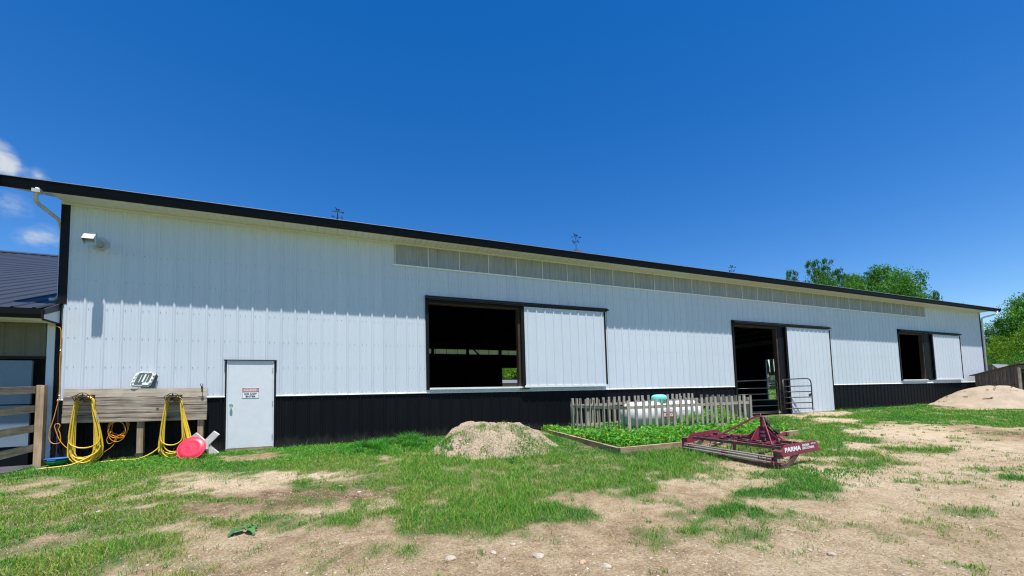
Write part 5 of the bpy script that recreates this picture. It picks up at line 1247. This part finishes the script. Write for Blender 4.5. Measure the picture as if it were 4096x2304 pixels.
# flat lettering on the near end plate
def plate_text(txt, v0, h0, w, hh_, sl, mt='sign_white', bold=.002):
    me = fit_width(text_mesh(txt, .1, M[mt], bold, .001), w, hh_)
    for vv in me.vertices: vv.co.y += vv.co.x * sl
    q = Q(1.981, v0, h0)
    o = put('lettering', me, q, gr, (R(90), 0, math.atan2(GV.y, GV.x)))
    return o
plate_text('PARMA', .475, .300, .50, .085, .017, bold=.005)
plate_text('ARENA', .88, .338, .24, .045, .017, bold=.002)
plate_text('AGT19', 1.13, .350, .15, .028, .017, bold=.001)
plate_text('GROOMER', .965, .285, .40, .045, .017, bold=.002)

# ------------------------------------------------------------------ foliage
def leaf_quads(P, size, rng_, up=0.4, aspect=.55):
    """diamond leaves at points P"""
    n = len(P)
    d = rng_.normal(size=(n, 3)); d /= np.linalg.norm(d, axis=1)[:, None]
    nr = rng_.normal(size=(n, 3)); nr[:, 2] += up; nr /= np.linalg.norm(nr, axis=1)[:, None]
    d = d - nr * (d * nr).sum(1)[:, None]; d /= np.linalg.norm(d, axis=1)[:, None] + 1e-9
    s = np.cross(nr, d); L = size * rng_.uniform(.6, 1.3, n); L = L[:, None]
    v = np.stack([P - d * L * .5, P + s * L * aspect * .5 + nr * L * .08, P + d * L * .5, P - s * L * aspect * .5 + nr * L * .08], 1).reshape(-1, 3)
    b = np.arange(n) * 4
    return v, np.stack([b, b + 1, b + 2, b + 3], -1)
def crown_mesh(name, seed, lobes, nleaf, size, mat, jitter=.19):
    """lobes: (x, y, z, rx, ry, rz); leaves sit in small twig clumps through the outer part of every lobe"""
    r_ = np.random.default_rng(seed); vs, fs, ts = [], [], []; base = 0
    tot = sum(l[3] * l[4] + l[4] * l[5] + l[3] * l[5] for l in lobes)
    for (x, y, z, rx, ry, rz) in lobes:
        m = max(int(nleaf * (rx * ry + ry * rz + rx * rz) / tot), 40)
        nc = max(m // 34, 8)
        dr = r_.normal(size=(nc, 3)); dr /= np.linalg.norm(dr, axis=1)[:, None]
        rad = r_.uniform(.45, 1.08, nc) ** .6
        c = dr * rad[:, None] * np.array([rx, ry, rz]) + np.array([x, y, z])
        ct = r_.uniform(0, 1, nc)
        k = r_.integers(0, nc, m)
        P = c[k] + r_.normal(size=(m, 3)) * jitter * (rx + ry + rz) / 3 * np.array([1, 1, .75])
        v, f = leaf_quads(P, size, r_, .5)
        vs.append(v); fs.append(f + base); base += len(v)
        ts.append(np.repeat(np.clip(ct[k] * .75 + r_.uniform(0, .25, m), 0, 1), 4))
    me = bpy.data.meshes.new(name); np_mesh(me, np.concatenate(vs), np.concatenate(fs)); set_attr(me, 'tint', np.concatenate(ts)); me.materials.append(mat)
    return me
def lobe_set(seed, w, h, n):
    r_ = random.Random(seed); L = [(0, 0, h * .62, w * .34, w * .34, h * .26)]
    for i in range(n):
        a = 2 * math.pi * i / n + r_.uniform(-.5, .5); q = r_.uniform(.5, 1.0)
        L.append((math.cos(a) * w * .36 * q, math.sin(a) * w * .36 * q, h * r_.uniform(.36, .86), w * r_.uniform(.12, .22), w * r_.uniform(.12, .22), h * r_.uniform(.09, .16)))
    for i in range(4): L.append((r_.uniform(-.16, .16) * w, r_.uniform(-.16, .16) * w, h * r_.uniform(.84, .97), w * .10, w * .10, h * .07))
    return L
def trunk_mesh(seed, w, h, lobes):
    r_ = random.Random(seed); mb = MB()
    mb.tube([(0, 0, -.5), (.02 * h, .01 * h, h * .2), (-.01 * h, .02 * h, h * .45), (0, 0, h * .75)], [h * .028, h * .022, h * .016, h * .005], 8)
    for l in lobes[1:]:
        z0 = h * r_.uniform(.2, .5); mb.tube([(0, 0, z0), (l[0] * .5, l[1] * .5, (z0 + l[2]) / 2 + .02 * h), (l[0], l[1], l[2])], [h * .010, h * .007, h * .003], 5)
    return mb.mesh('trunk', M['bark'], smooth=True)
KINDS = {}
for key, seed, w, h, n, leaves, size, mt in (('round', 3, 1.0, 1.0, 16, 26000, .021, 'leaf_a'), ('airy', 5, .8, 1.0, 12, 24000, .021, 'leaf_a'), ('yellow', 8, 1.1, 1.0, 16, 26000, .021, 'leaf_b'), ('bush', 9, 1.3, 1.0, 14, 18000, .026, 'leaf_a')):
    L = lobe_set(seed, w, h, n)
    KINDS[key] = (crown_mesh('crown', seed, L, leaves, size, M[mt]), trunk_mesh(seed, w, h, L))
def tree(kind, az, dist, height, label, group, width=1.0, name='broadleaf_tree', turn=None):
    x = CAM_O.x + dist * math.sin(R(az)); y = CAM_O.y + dist * math.cos(R(az)); z = gzf(x, y)
    H = height - z
    t = thing(name, label, 'tree' if name != 'leafy_bush' else 'bush', (x, y, z), group)
    a = rnd.uniform(0, 6.28) if turn is None else turn
    for nm, me in zip(('crown', 'trunk'), KINDS[kind]):
        o = put(nm, me, (x, y, z), t, (0, 0, a)); o.scale = (H * width, H * width, H)
    return t
GB = 'trees showing above the barn roof'
tree('airy', 58.0, 66, .71 + 66 * .240, 'thin airy tree furthest left above the dark roof edge', GB, .26)
tree('airy', 60.5, 68, .71 + 68 * .252, 'tall loose-leaved tree right of the thin airy tree above the roof', GB, .44)
tree('airy', 62.3, 70, .71 + 70 * .228, 'slight airy treetop between the tall loose tree and the large round tree', GB, .32)
tree('round', 63.4, 60, .71 + 60 * .214, 'dark green tree tucked left of the large round tree above the roof', GB, .50)
tree('round', 65.6, 56, .71 + 56 * .222, 'large round dense green tree topping the roof line at right', GB, .62)
tree('round', 67.4, 58, .71 + 58 * .186, 'lower dense tree sloping down right of the large round tree', GB, .46)
tree('airy', 69.5, 54, .71 + 54 * .160, 'small leafy bough poking up right of the dense trees above the roof', GB, .14)
tree('airy', 71.2, 60, .71 + 60 * .134, 'tiny treetop just breaking the roof edge near its right end', GB, .14)
GR = 'trees beyond the right end of the barn'
tree('round', 75.6, 64, .71 + 64 * .142, 'dark green tree rising highest beyond the right downspout', GR, .75)
tree('round', 73.4, 66, .71 + 66 * .105, 'dark leafy tree directly behind the right barn corner', GR, .6)
tree('yellow', 75.5, 50, .71 + 50 * .100, 'yellow-green tree in front of the dark tree at the right edge', GR, .75)
tree('yellow', 73.4, 54, .71 + 54 * .074, 'low yellow-green tree beside the right downspout', GR, .9)
tree('bush', 74.8, 44, .71 + 44 * .056, 'bright green bush above the plank shed roof', GR, .9, 'leafy_bush')
tree('bush', 73.0, 50, .71 + 50 * .045, 'dark green bush low behind the small brown shelter', GR, .9, 'leafy_bush')
tree('round', 78.2, 56, .71 + 56 * .15, 'tall dark tree just past the right edge of the picture', GR, .9)
tree('yellow', 79.0, 46, .71 + 46 * .11, 'yellow-green tree past the right edge above the shed', GR, 1.0)
tree('round', 82.5, 52, .71 + 52 * .15, 'dense green tree furthest right along the yard edge', GR, 1.0)
GW = 'trees seen through the barn openings'
for az, d, hh_, kd, lb in ((19.0, 74, 9.5, 'round', 'dark green tree seen far left through the rear window'), (21.5, 70, 9.0, 'yellow', 'yellow-green tree seen through the rear window above the pale metal roof'), (24.0, 72, 9.5, 'round', 'dark green tree seen right of the yellow-green one through the rear window'),
                           (26.8, 76, 10, 'round', 'green tree behind the barn hidden by the rear wall'), (53.2, 78, 14, 'round', 'dark tree left beyond the pasture through the tall doorway'), (55.6, 80, 15, 'round', 'dark shady tree filling the east doorway'), (57.8, 82, 14, 'round', 'dark tree right beyond the pasture through the tall doorway'), (56.4, 64, 14, 'bush', 'dark bush under the shady trees through the tall doorway'), (54.8, 62, 13, 'bush', 'dark bush left of the other one beyond the pasture fence')):
    tree(kd, az, d, hh_, lb, GW, 1.1)

# ------------------------------------------------------------------ things seen through the openings
ob = thing('outbuilding', 'tan outbuilding with pale ribbed metal roof seen through the rear window', 'building', (23, 40, 0))
mb = MB(); mb.box(17, 29, 40, 46, -.5, 2.80); mb.build('wall', M['tan_wall'], ob)
for k in range(34):
    x0 = 16.6 + k * .37
    mb = MB(); mb.prism([(x0, 39.6, 2.78), (x0 + .36, 39.6, 2.78), (x0 + .36, 43, 3.32), (x0, 43, 3.32)], (0, 0, 0), (0, 0, .03)); mb.bar((x0 + .36, 39.6, 2.83), (x0 + .36, 43, 3.37), .05, .04); mb.build('roof_sheet', M['metal_roof_pale'], ob)
pg_ = thing('pasture_fence', 'pale rail fence crossing the pasture beyond the east doorway', 'fence', (47, 21.3, 1.2))
for k in range(5):
    mb = MB(); mb.bar((44.6, 24.6, 1.30 + k * .28), (49.4, 18.0, 1.44 + k * .28), .05, .16); mb.build('rail', M['board_top'], pg_)
for u in np.linspace(0, 1, 5):
    mb = MB(); x = 44.6 + 4.8 * u; y = 24.6 - 6.6 * u; mb.box(x - .07, x + .07, y - .07, y + .07, .6, 2.78); mb.build('post', M['board_top'], pg_)

# ------------------------------------------------------------------ grass and weeds
cam_xy = np.array([CAM_O.x, CAM_O.y])
fwd = np.array([math.sin(.40856), math.cos(.40856)])
def in_view(x, y, m=1.12):
    dx = x - cam_xy[0]; dy = y - cam_xy[1]
    f = dx * fwd[0] + dy * fwd[1]; s = dx * fwd[1] - dy * fwd[0]
    return (f > .8) & (np.abs(s) < f * 1.2355 * m + .6)
def on_heap(x, y, cx, cy, rx, ry, k=1.0): return ((x - cx) / rx) ** 2 + ((y - cy) / ry) ** 2 < k
def blades(name, x, y, z, h, w, lean, tint, mat, rng_):
    n = len(x); yaw = rng_.uniform(0, 2 * np.pi, n); ld = rng_.uniform(0, 2 * np.pi, n)
    cx, sx_ = np.cos(yaw) * w / 2, np.sin(yaw) * w / 2; lx, ly = np.cos(ld) * lean * h, np.sin(ld) * lean * h
    v = np.empty((n, 5, 3))
    v[:, 0] = np.stack([x - cx, y - sx_, z - .01], -1); v[:, 1] = np.stack([x + cx, y + sx_, z - .01], -1)
    v[:, 2] = np.stack([x + cx * .8 + lx * .35, y + sx_ * .8 + ly * .35, z + h * .55], -1); v[:, 3] = np.stack([x - cx * .8 + lx * .35, y - sx_ * .8 + ly * .35, z + h * .55], -1)
    v[:, 4] = np.stack([x + lx, y + ly, z + h * (1 - .25 * lean)], -1)
    b = np.arange(n) * 5
    tri = np.stack([b, b + 1, b + 2, b, b + 2, b + 3, b + 3, b + 2, b + 4], -1).reshape(-1, 3)
    me = bpy.data.meshes.new(name); np_mesh(me, v.reshape(-1, 3), tri); set_attr(me, 'tint', np.repeat(tint, 5)); me.materials.append(mat)
    o = bpy.data.objects.new(name, me); COL.objects.link(o); return o
N0 = 2600000
x = rng.uniform(-8, 36, N0); y = rng.uniform(-11, -.02, N0)
d = np.hypot(x - cam_xy[0], y - cam_xy[1])
fall = np.minimum(1, (6.0 / d) ** 1.25)
keep = in_view(x, y) & (rng.uniform(size=N0) < fall)
x, y, d = x[keep], y[keep], d[keep]
den = cover(x, y)
lawn = np.clip((den - .14) / .70, 0, 1)
tuft = fbm(x, y, .16, 77)
gap = np.clip((fbm(x, y, .42, 141, 3) - .36) / .16, 0, 1)
p = lawn ** 1.2 * (.34 + .85 * tuft) * (.22 + .78 * np.maximum(gap, np.clip((den - .80) / .15, 0, 1))) + .014
bare = on_heap(x, y, 30.2, -2.0, 2.7, 2.6) | ((x > 5.55) & (x < 11.6) & (y > -4.28)) | ((x < -5.4) & (y > -1.0)) | on_heap(x, y, -5.02, -.36, .3, .4) | ((x > 14.6) & (x < 17.6) & (y > -.5))
heapm = on_heap(x, y, 3.5, -2.45, 1.55, 1.30, .92)
p = np.where(bare, 0, np.where(heapm, np.where((fbm(x, y, .5, 88) + np.clip(-(y + 2.70) * .42, -.3, .3) > .585), .85, .0), p))
k = rng.uniform(size=len(x)) < p
x, y, d, den, lawn, tuft = x[k], y[k], d[k], den[k], lawn[k], tuft[k]
heapm = heapm[k]
z = gz(x, y) + micro(x, y)
def mound_z(x, y):
    X_ = (x - 3.50) / 1.55; Y_ = (y + 2.45) / 1.30
    r = np.sqrt((X_ + .16 * (1 - np.minimum(abs(X_), 1))) ** 2 + Y_ ** 2) + (fbm(x, y, 1.55 * .5, 61) - .5) * .34
    q = np.clip((1 - r) / .64, 0, 1); q = q * q * (3 - 2 * q) * .45 + q * .55
    return gz(x, y) + .56 * q - .01
z = np.where(on_heap(x, y, 3.50, -2.45, 1.7, 1.4), np.maximum(z, mound_z(x, y)), z)
zone = fbm(x, y, 1.5, 91)
h = (.018 + .050 * lawn ** 1.5 * (.4 + tuft)) * rng.lognormal(-.08, .42, len(x)) * (1 + .9 * (zone - .5))
h = np.where((x < 1) & (y > -6), h * .72, h)
w = .0050 * np.maximum(1, d / 6.0) ** .75 * rng.uniform(.7, 1.4, len(x))
yellowish = np.clip(.62 - (x + 4) * .06, .06, .45) * np.clip((-1.3 - y) / 1.2, 0, 1) * np.clip(1.6 * fbm(x, y, .7, 93), 0, 1.3)
tint = np.clip(.08 + .40 * zone + .22 * (fbm(x, y, .35, 95) - .4) + yellowish * .7 + rng.normal(0, .21, len(x)) + (1 - lawn) * .30 + np.where((zone < .42) & (lawn > .8), -.16, 0) + np.where(rng.uniform(size=len(x)) < .09, .5, 0), 0, 1)
ga = blades('grass', x, y, z, h, w, rng.uniform(.2, 1.0, len(x)), tint, M['grass'], rng)
tag(ga, 'patchy green grass growing over the sandy yard', None, None, 'stuff')
N_GRASS = len(x)
# stray tufts out on the bare dirt
nt_ = 5200
tx = rng.uniform(-4, 18, nt_); ty = rng.uniform(-10.6, -2.6, nt_); td = cover(tx, ty)
k = in_view(tx, ty) & (td < .75) & (rng.uniform(size=nt_) < .12 + .75 * td * fbm(tx, ty, 1.3, 151)); tx, ty = tx[k], ty[k]
m_ = 16; cx_ = np.repeat(tx, m_); cy2 = np.repeat(ty, m_); sp = np.repeat(rng.uniform(.015, .06, len(tx)), m_)
x = cx_ + rng.normal(0, 1, len(cx_)) * sp; y = cy2 + rng.normal(0, 1, len(cx_)) * sp
hh2 = np.repeat(rng.uniform(.02, .075, len(tx)), m_) * rng.uniform(.5, 1.3, len(cx_)); dd2 = np.hypot(x - cam_xy[0], y - cam_xy[1])
tt2 = np.clip(np.repeat(rng.choice([.08, .2, .35, .55, .8], len(tx), p=[.25, .25, .22, .16, .12]), m_) + rng.normal(0, .12, len(cx_)), 0, 1)
st_ = blades('grass_tufts', x, y, gz(x, y) + micro(x, y), hh2, .005 * np.maximum(1, dd2 / 6) ** .7, rng.uniform(.3, 1.1, len(x)), tt2, M['grass'], rng)
tag(st_, 'stray little grass tufts dotted over the bare dirt', None, None, 'stuff')
# taller tufts: by the mound, along the wall, at the foot of the groomer
x = np.concatenate([rng.normal(1.5, .45, 12000), rng.normal(.7, .35, 6000), rng.normal(2.2, .25, 2500), rng.normal(5.2, .28, 1200), rng.uniform(-1.2, 5.2, 2500), rng.normal(7.6, .7, 3000)])
y = np.concatenate([rng.normal(-1.15, .38, 12000), rng.normal(-1.45, .3, 6000), rng.normal(-2.7, .5, 2500), rng.normal(-2.2, .5, 1200), rng.uniform(-.35, -.06, 2500), rng.normal(-7.0, .35, 3000)])
k = (y < -.06) & (fbm(x, y, .26, 101) > .47); x, y = x[k], y[k]
z = np.where(on_heap(x, y, 3.50, -2.45, 1.7, 1.4), mound_z(x, y), gz(x, y) + micro(x, y))
core = np.exp(-((x - 1.5) ** 2 + (y + 1.15) ** 2) / .45) + .5 * np.exp(-((x - .7) ** 2 + (y + 1.4) ** 2) / .3)
h = (.06 + .30 * core * np.clip(fbm(x, y, .30, 105) * 1.9 - .25, .25, 1.25)) * rng.uniform(.45, 1.3, len(x)); h = np.where((x > 6), h * .75, h)
tg = blades('tall_grass', x, y, z, h, np.full(len(x), .012), rng.uniform(.2, 1.0, len(x)), np.clip(-.02 + .5 * fbm(x, y, .3, 103) + rng.normal(0, .12, len(x)), 0, 1), M['grass'], rng)
tag(tg, 'taller tufts of green grass beside the dirt mound and along the wall', None, None, 'stuff')
n = 26000
x = rng.uniform(36.5, 62, n); y = rng.uniform(11, 36, n); k = np.abs((x - 36.2) * .685 + 13 - y) < 5; x, y = x[k], y[k]; n = len(x)
tag(blades('pasture_grass', x, y, gz(x, y), rng.uniform(.08, .22, n), np.full(n, .05), rng.uniform(.3, 1, n), np.clip(rng.normal(.35, .2, n), 0, 1), M['grass'], rng), 'green pasture grass beyond the east doorway', None, None, 'stuff')
n = 9000
x = rng.uniform(5.7, 11.2, n); y = rng.uniform(-4.2, -.4, n); k = fbm(x, y, .35, 161) > .5; x, y = x[k], y[k]; n = len(x)
tag(blades('bed_grass', x, y, gz(x, y), rng.uniform(.12, .42, n) * np.where((y > -2.6) & (x < 9.8), .6, 1), np.full(n, .012), rng.uniform(.3, 1.0, n), np.clip(rng.normal(.38, .2, n), 0, 1), M['grass'], rng), 'long grass growing up through the leafy weeds of the raised bed', None, None, 'stuff')
# leafy weeds in the bed and under the tank
def weeds(name, x, y, hmax, size, tint, label, base=None):
    z = gz(x, y) + rng.uniform(0, 1, len(x)) ** .8 * hmax + .01
    v, f = leaf_quads(np.stack([x, y, z], -1), size, rng, 1.0, .5)
    me = bpy.data.meshes.new(name); np_mesh(me, v, f); set_attr(me, 'tint', np.repeat(np.clip(tint, 0, 1), 4)); me.materials.append(M['weed'])
    o = bpy.data.objects.new(name, me); COL.objects.link(o)
    return tag(o, label, None, None, 'stuff')
n = 30000
x = rng.uniform(5.6, 11.35, n); y = rng.uniform(-4.27, -.2, n)
k = (x > 5.6 + (-y) * 0.0 + (y + 4.27) * .07)
x, y = x[k], y[k]
q = fbm(x, y, .45, 111)
weeds('bed_weeds', x, y, .08 + .66 * np.clip(q - .22, 0, 1) * np.where((y > -2.6) & (x < 9.8), .35, np.where(y > -2.6, 1.2, .85)), .085 * np.where(q > .5, 1.25, .85), .02 + .95 * fbm(x, y, .25, 113) + rng.normal(0, .2, len(x)), 'low leafy weeds filling the raised bed')
n = 5000
x = np.concatenate([rng.normal(10.2, .35, n // 2), rng.normal(11.35, .35, n)]); y = np.concatenate([rng.normal(-2.25, .15, n // 2), rng.normal(-1.7, .5, n)])
k = (x < 12.1) & (y > -2.52) & (y < -.5); x, y = x[k], y[k]
weeds('tall_weeds', x, y, .20 + .75 * np.clip(fbm(x, y, .3, 117) - .2, 0, 1), .075, .35 + .65 * rng.uniform(0, 1, len(x)), 'taller yellowing weeds growing around the gas tank')
n = 16000
x = rng.uniform(-4.3, 2.2, n); y = -.1 - np.abs(rng.normal(0, 1.1, n)); k = (y > -3.2) & (cover(x, y) > .55) & (fbm(x, y, .5, 119) > .42); x, y = x[k], y[k]
weeds('clover', x, y, np.full(len(x), .045), .035, .1 + .6 * rng.uniform(0, 1, len(x)), 'low clover among the grass along the barn wall')
# dry straw and litter
n = 70000
x = rng.uniform(-4, 13, n); y = rng.uniform(-10.6, -3.2, n)
d = np.hypot(x - cam_xy[0], y - cam_xy[1])
k = in_view(x, y) & (rng.uniform(size=n) < np.clip(.15 + .95 * (fbm(x, y, .8, 121) - .35) * 2 + np.where(x < .5, .35, 0), 0, 1)); x, y, d = x[k], y[k], d[k]
n = len(x); a = rng.uniform(0, 2 * np.pi, n); L = rng.uniform(.010, .045, n); W_ = .0014 * np.maximum(1, d / 6)
dx, dy = np.cos(a) * L / 2, np.sin(a) * L / 2; sx_, sy_ = -np.sin(a) * W_, np.cos(a) * W_
z = gz(x, y) + micro(x, y) + rng.uniform(.004, .02, n); tz_ = rng.uniform(-.012, .012, n)
v = np.stack([np.stack([x - dx - sx_, y - dy - sy_, z - tz_], -1), np.stack([x - dx + sx_, y - dy + sy_, z - tz_], -1), np.stack([x + dx + sx_, y + dy + sy_, z + tz_], -1), np.stack([x + dx - sx_, y + dy - sy_, z + tz_], -1)], 1).reshape(-1, 3)
me = bpy.data.meshes.new('straw'); np_mesh(me, v, np.arange(4 * n).reshape(-1, 4)); set_attr(me, 'tint', np.repeat(rng.uniform(0, 1, n), 4)); me.materials.append(M['straw'])
o = bpy.data.objects.new('straw', me); COL.objects.link(o); tag(o, 'dry straw and dead grass lying on the dirt', None, None, 'stuff')
# gravel
bm = bmesh.new(); bmesh.ops.create_icosphere(bm, subdivisions=1, radius=1.0); iv = np.array([v_.co[:] for v_ in bm.verts]); ifc = np.array([[q_.index for q_ in f_.verts] for f_ in bm.faces]); bm.free()
def stones(name, x, y, z, r, mat, label):
    n = len(x); s = np.stack([r * rng.uniform(.7, 1.4, n), r * rng.uniform(.7, 1.4, n), r * rng.uniform(.45, .8, n)], -1)
    a = rng.uniform(0, 6.28, n); V = iv[None] * (1 + rng.uniform(-.22, .22, (n, len(iv), 1))) * s[:, None, :]
    X2 = V[..., 0] * np.cos(a)[:, None] - V[..., 1] * np.sin(a)[:, None]; Y2 = V[..., 0] * np.sin(a)[:, None] + V[..., 1] * np.cos(a)[:, None]
    V = np.stack([X2 + x[:, None], Y2 + y[:, None], V[..., 2] + z[:, None]], -1).reshape(-1, 3)
    F = (ifc[None] + (np.arange(n) * len(iv))[:, None, None]).reshape(-1, 3)
    me = bpy.data.meshes.new(name); np_mesh(me, V, F); set_attr(me, 'tint', np.repeat(rng.uniform(0, 1, n), len(iv))); me.materials.append(mat)
    o = bpy.data.objects.new(name, me); COL.objects.link(o); return tag(o, label, None, None, 'stuff')
m, nt, b = mat_new('loose_stone'); at = nt.nodes.new('ShaderNodeAttribute'); at.attribute_name = 'tint'
nt.links.new(ramp(nt, at.outputs['Fac'], [(0, (.16, .12, .09)), (.35, (.33, .27, .21)), (.75, (.40, .34, .28)), (1, (.52, .47, .41))]), b.inputs['Base Color']); b.inputs['Roughness'].default_value = .9
n = 90000
x = rng.uniform(-3, 14, n); y = rng.uniform(-10.6, -3.4, n); d = np.hypot(x - cam_xy[0], y - cam_xy[1])
k = in_view(x, y) & (cover(x, y) < .5) & (rng.uniform(size=n) < np.minimum(1, (4.5 / d) ** 1.5) * np.clip((fbm(x, y, .9, 131) - .30) * 2.4, .05, 1)); x, y, d = x[k], y[k], d[k]
stones('gravel', x, y, gz(x, y) + micro(x, y), rng.lognormal(math.log(.0052), .42, len(x)) * np.maximum(1, d / 6) ** .4, m, 'loose gravel scattered over the bare dirt')
n = 2600
a = rng.uniform(0, 6.28, n); q = np.sqrt(rng.uniform(0, 1, n)) * .95; x = 3.50 + 1.55 * q * np.cos(a); y = -2.45 + 1.30 * q * np.sin(a)
stones('mound_stones', x, y, mound_z(x, y) + .005, rng.lognormal(math.log(.010), .40, n), m, 'small stones bedded in the dirt mound')
# single rocks
ROCKS = [(1.714, -8.082, .062, 'rock', 'largest flat pale rock on the dirt below the centre of the yard'), (1.36, -7.85, .042, 'rock', 'pale angular rock just behind the largest flat rock'), (1.6, -7.76, .034, 'rock', 'small white rock beside a grass tuft behind the largest flat rock'),
         (1.99, -8.375, .040, 'rock_brown', 'rounded brown stone right of the largest flat rock'), (2.134, -8.52, .05, 'rock', 'pale rock nearest the camera beside the rounded brown stone'),
         (.97, -7.80, .055, 'rock', 'broken white rock left of the largest flat rock'), (4.08, -9.18, .045, 'rock', 'flat grey stone on the bare gravel at lower right'),
         (.35, -5.0, .04, 'rock', 'pale rock beside the sandy bare patch below the entry door'), ]
for i, (x, y, r, mt, lb) in enumerate(ROCKS):
    bm = bmesh.new(); bmesh.ops.create_icosphere(bm, subdivisions=2, radius=1.0); rr_ = random.Random(i)
    for v_ in bm.verts:
        f_ = 1 + .35 * (float(vnoise(v_.co.x * 2 + i * 9, v_.co.y * 2 + v_.co.z * 3, 1.0, i)) - .5); v_.co *= f_
        v_.co.x *= r * .95; v_.co.y *= r * .75; v_.co.z *= r * .5
        v_.co = Matrix.Rotation(i * 1.3, 3, 'Z') @ v_.co
    me = bpy.data.meshes.new('rock'); bm.to_mesh(me); bm.free(); me.materials.append(M[mt])
    o = bpy.data.objects.new('rock', me); COL.objects.link(o); o.location = (x, y, gzf(x, y) + float(micro(x, y)) + r * .08); tag(o, lb, 'rock')
# broad-leaved plants
def broad_plant(name, label, cx, cy, leaves, mat):
    t = thing(name, label, 'plant', (cx, cy, gzf(cx, cy)))
    for (az, L, Wd, el) in leaves:
        d = Vector((math.cos(R(az)) * math.cos(R(el)), math.sin(R(az)) * math.cos(R(el)), math.sin(R(el)))); s = Vector((-math.sin(R(az)), math.cos(R(az)), 0)); u = d.cross(s)
        if u.z < 0: u = -u
        o = Vector((cx, cy, gzf(cx, cy) + .025)); vs = []; fs = []; m_ = 7
        for i in range(m_):
            f = i / (m_ - 1); wd = Wd * math.sin(math.pi * min(f * .9 + .08, 1)) ** .7 * (1 - .35 * f); p = o + d * (L * (.12 + f * .9)) - Vector((0, 0, 1)) * (L * .28 * f * f) + u * (.0)
            wav = .012 * math.sin(i * 2.1 + az)
            vs += [p - s * wd / 2 + u * (wd * .16 + wav), p - u * .004, p + s * wd / 2 + u * (wd * .16 - wav)]
        for i in range(m_ - 1):
            a = i * 3; fs += [(a, a + 1, a + 4, a + 3), (a + 1, a + 2, a + 5, a + 4)]
        me = bpy.data.meshes.new('leaf'); off = Vector(t.location); me.from_pydata([tuple(q_ - off) for q_ in vs], [], fs); set_attr(me, 'tint', [rnd.uniform(.1, .9)] * len(vs)); me.materials.append(mat); me.update()
        for pl in me.polygons: pl.use_smooth = True
        lo = bpy.data.objects.new('leaf', me); COL.objects.link(lo); lo.parent = t
    return t
broad_plant('burdock', 'broad-leaved green plant flat on the dirt in front of the entry door', -.88, -6.12, [(228, .20, .13, 8), (300, .23, .10, 10), (335, .14, .08, 14), (20, .12, .07, 16), (70, .12, .07, 20)], M['burdock'])
broad_plant('mullein', 'pale grey-green rosette on the grass left of the timber bed corner', 3.17, -4.13, [(200, .16, .07, 40), (250, .18, .08, 25), (300, .16, .07, 35), (350, .15, .06, 50), (60, .15, .07, 55), (120, .15, .06, 50), (270, .14, .06, 65)], M['burdock'])
print('grass blades', N_GRASS)
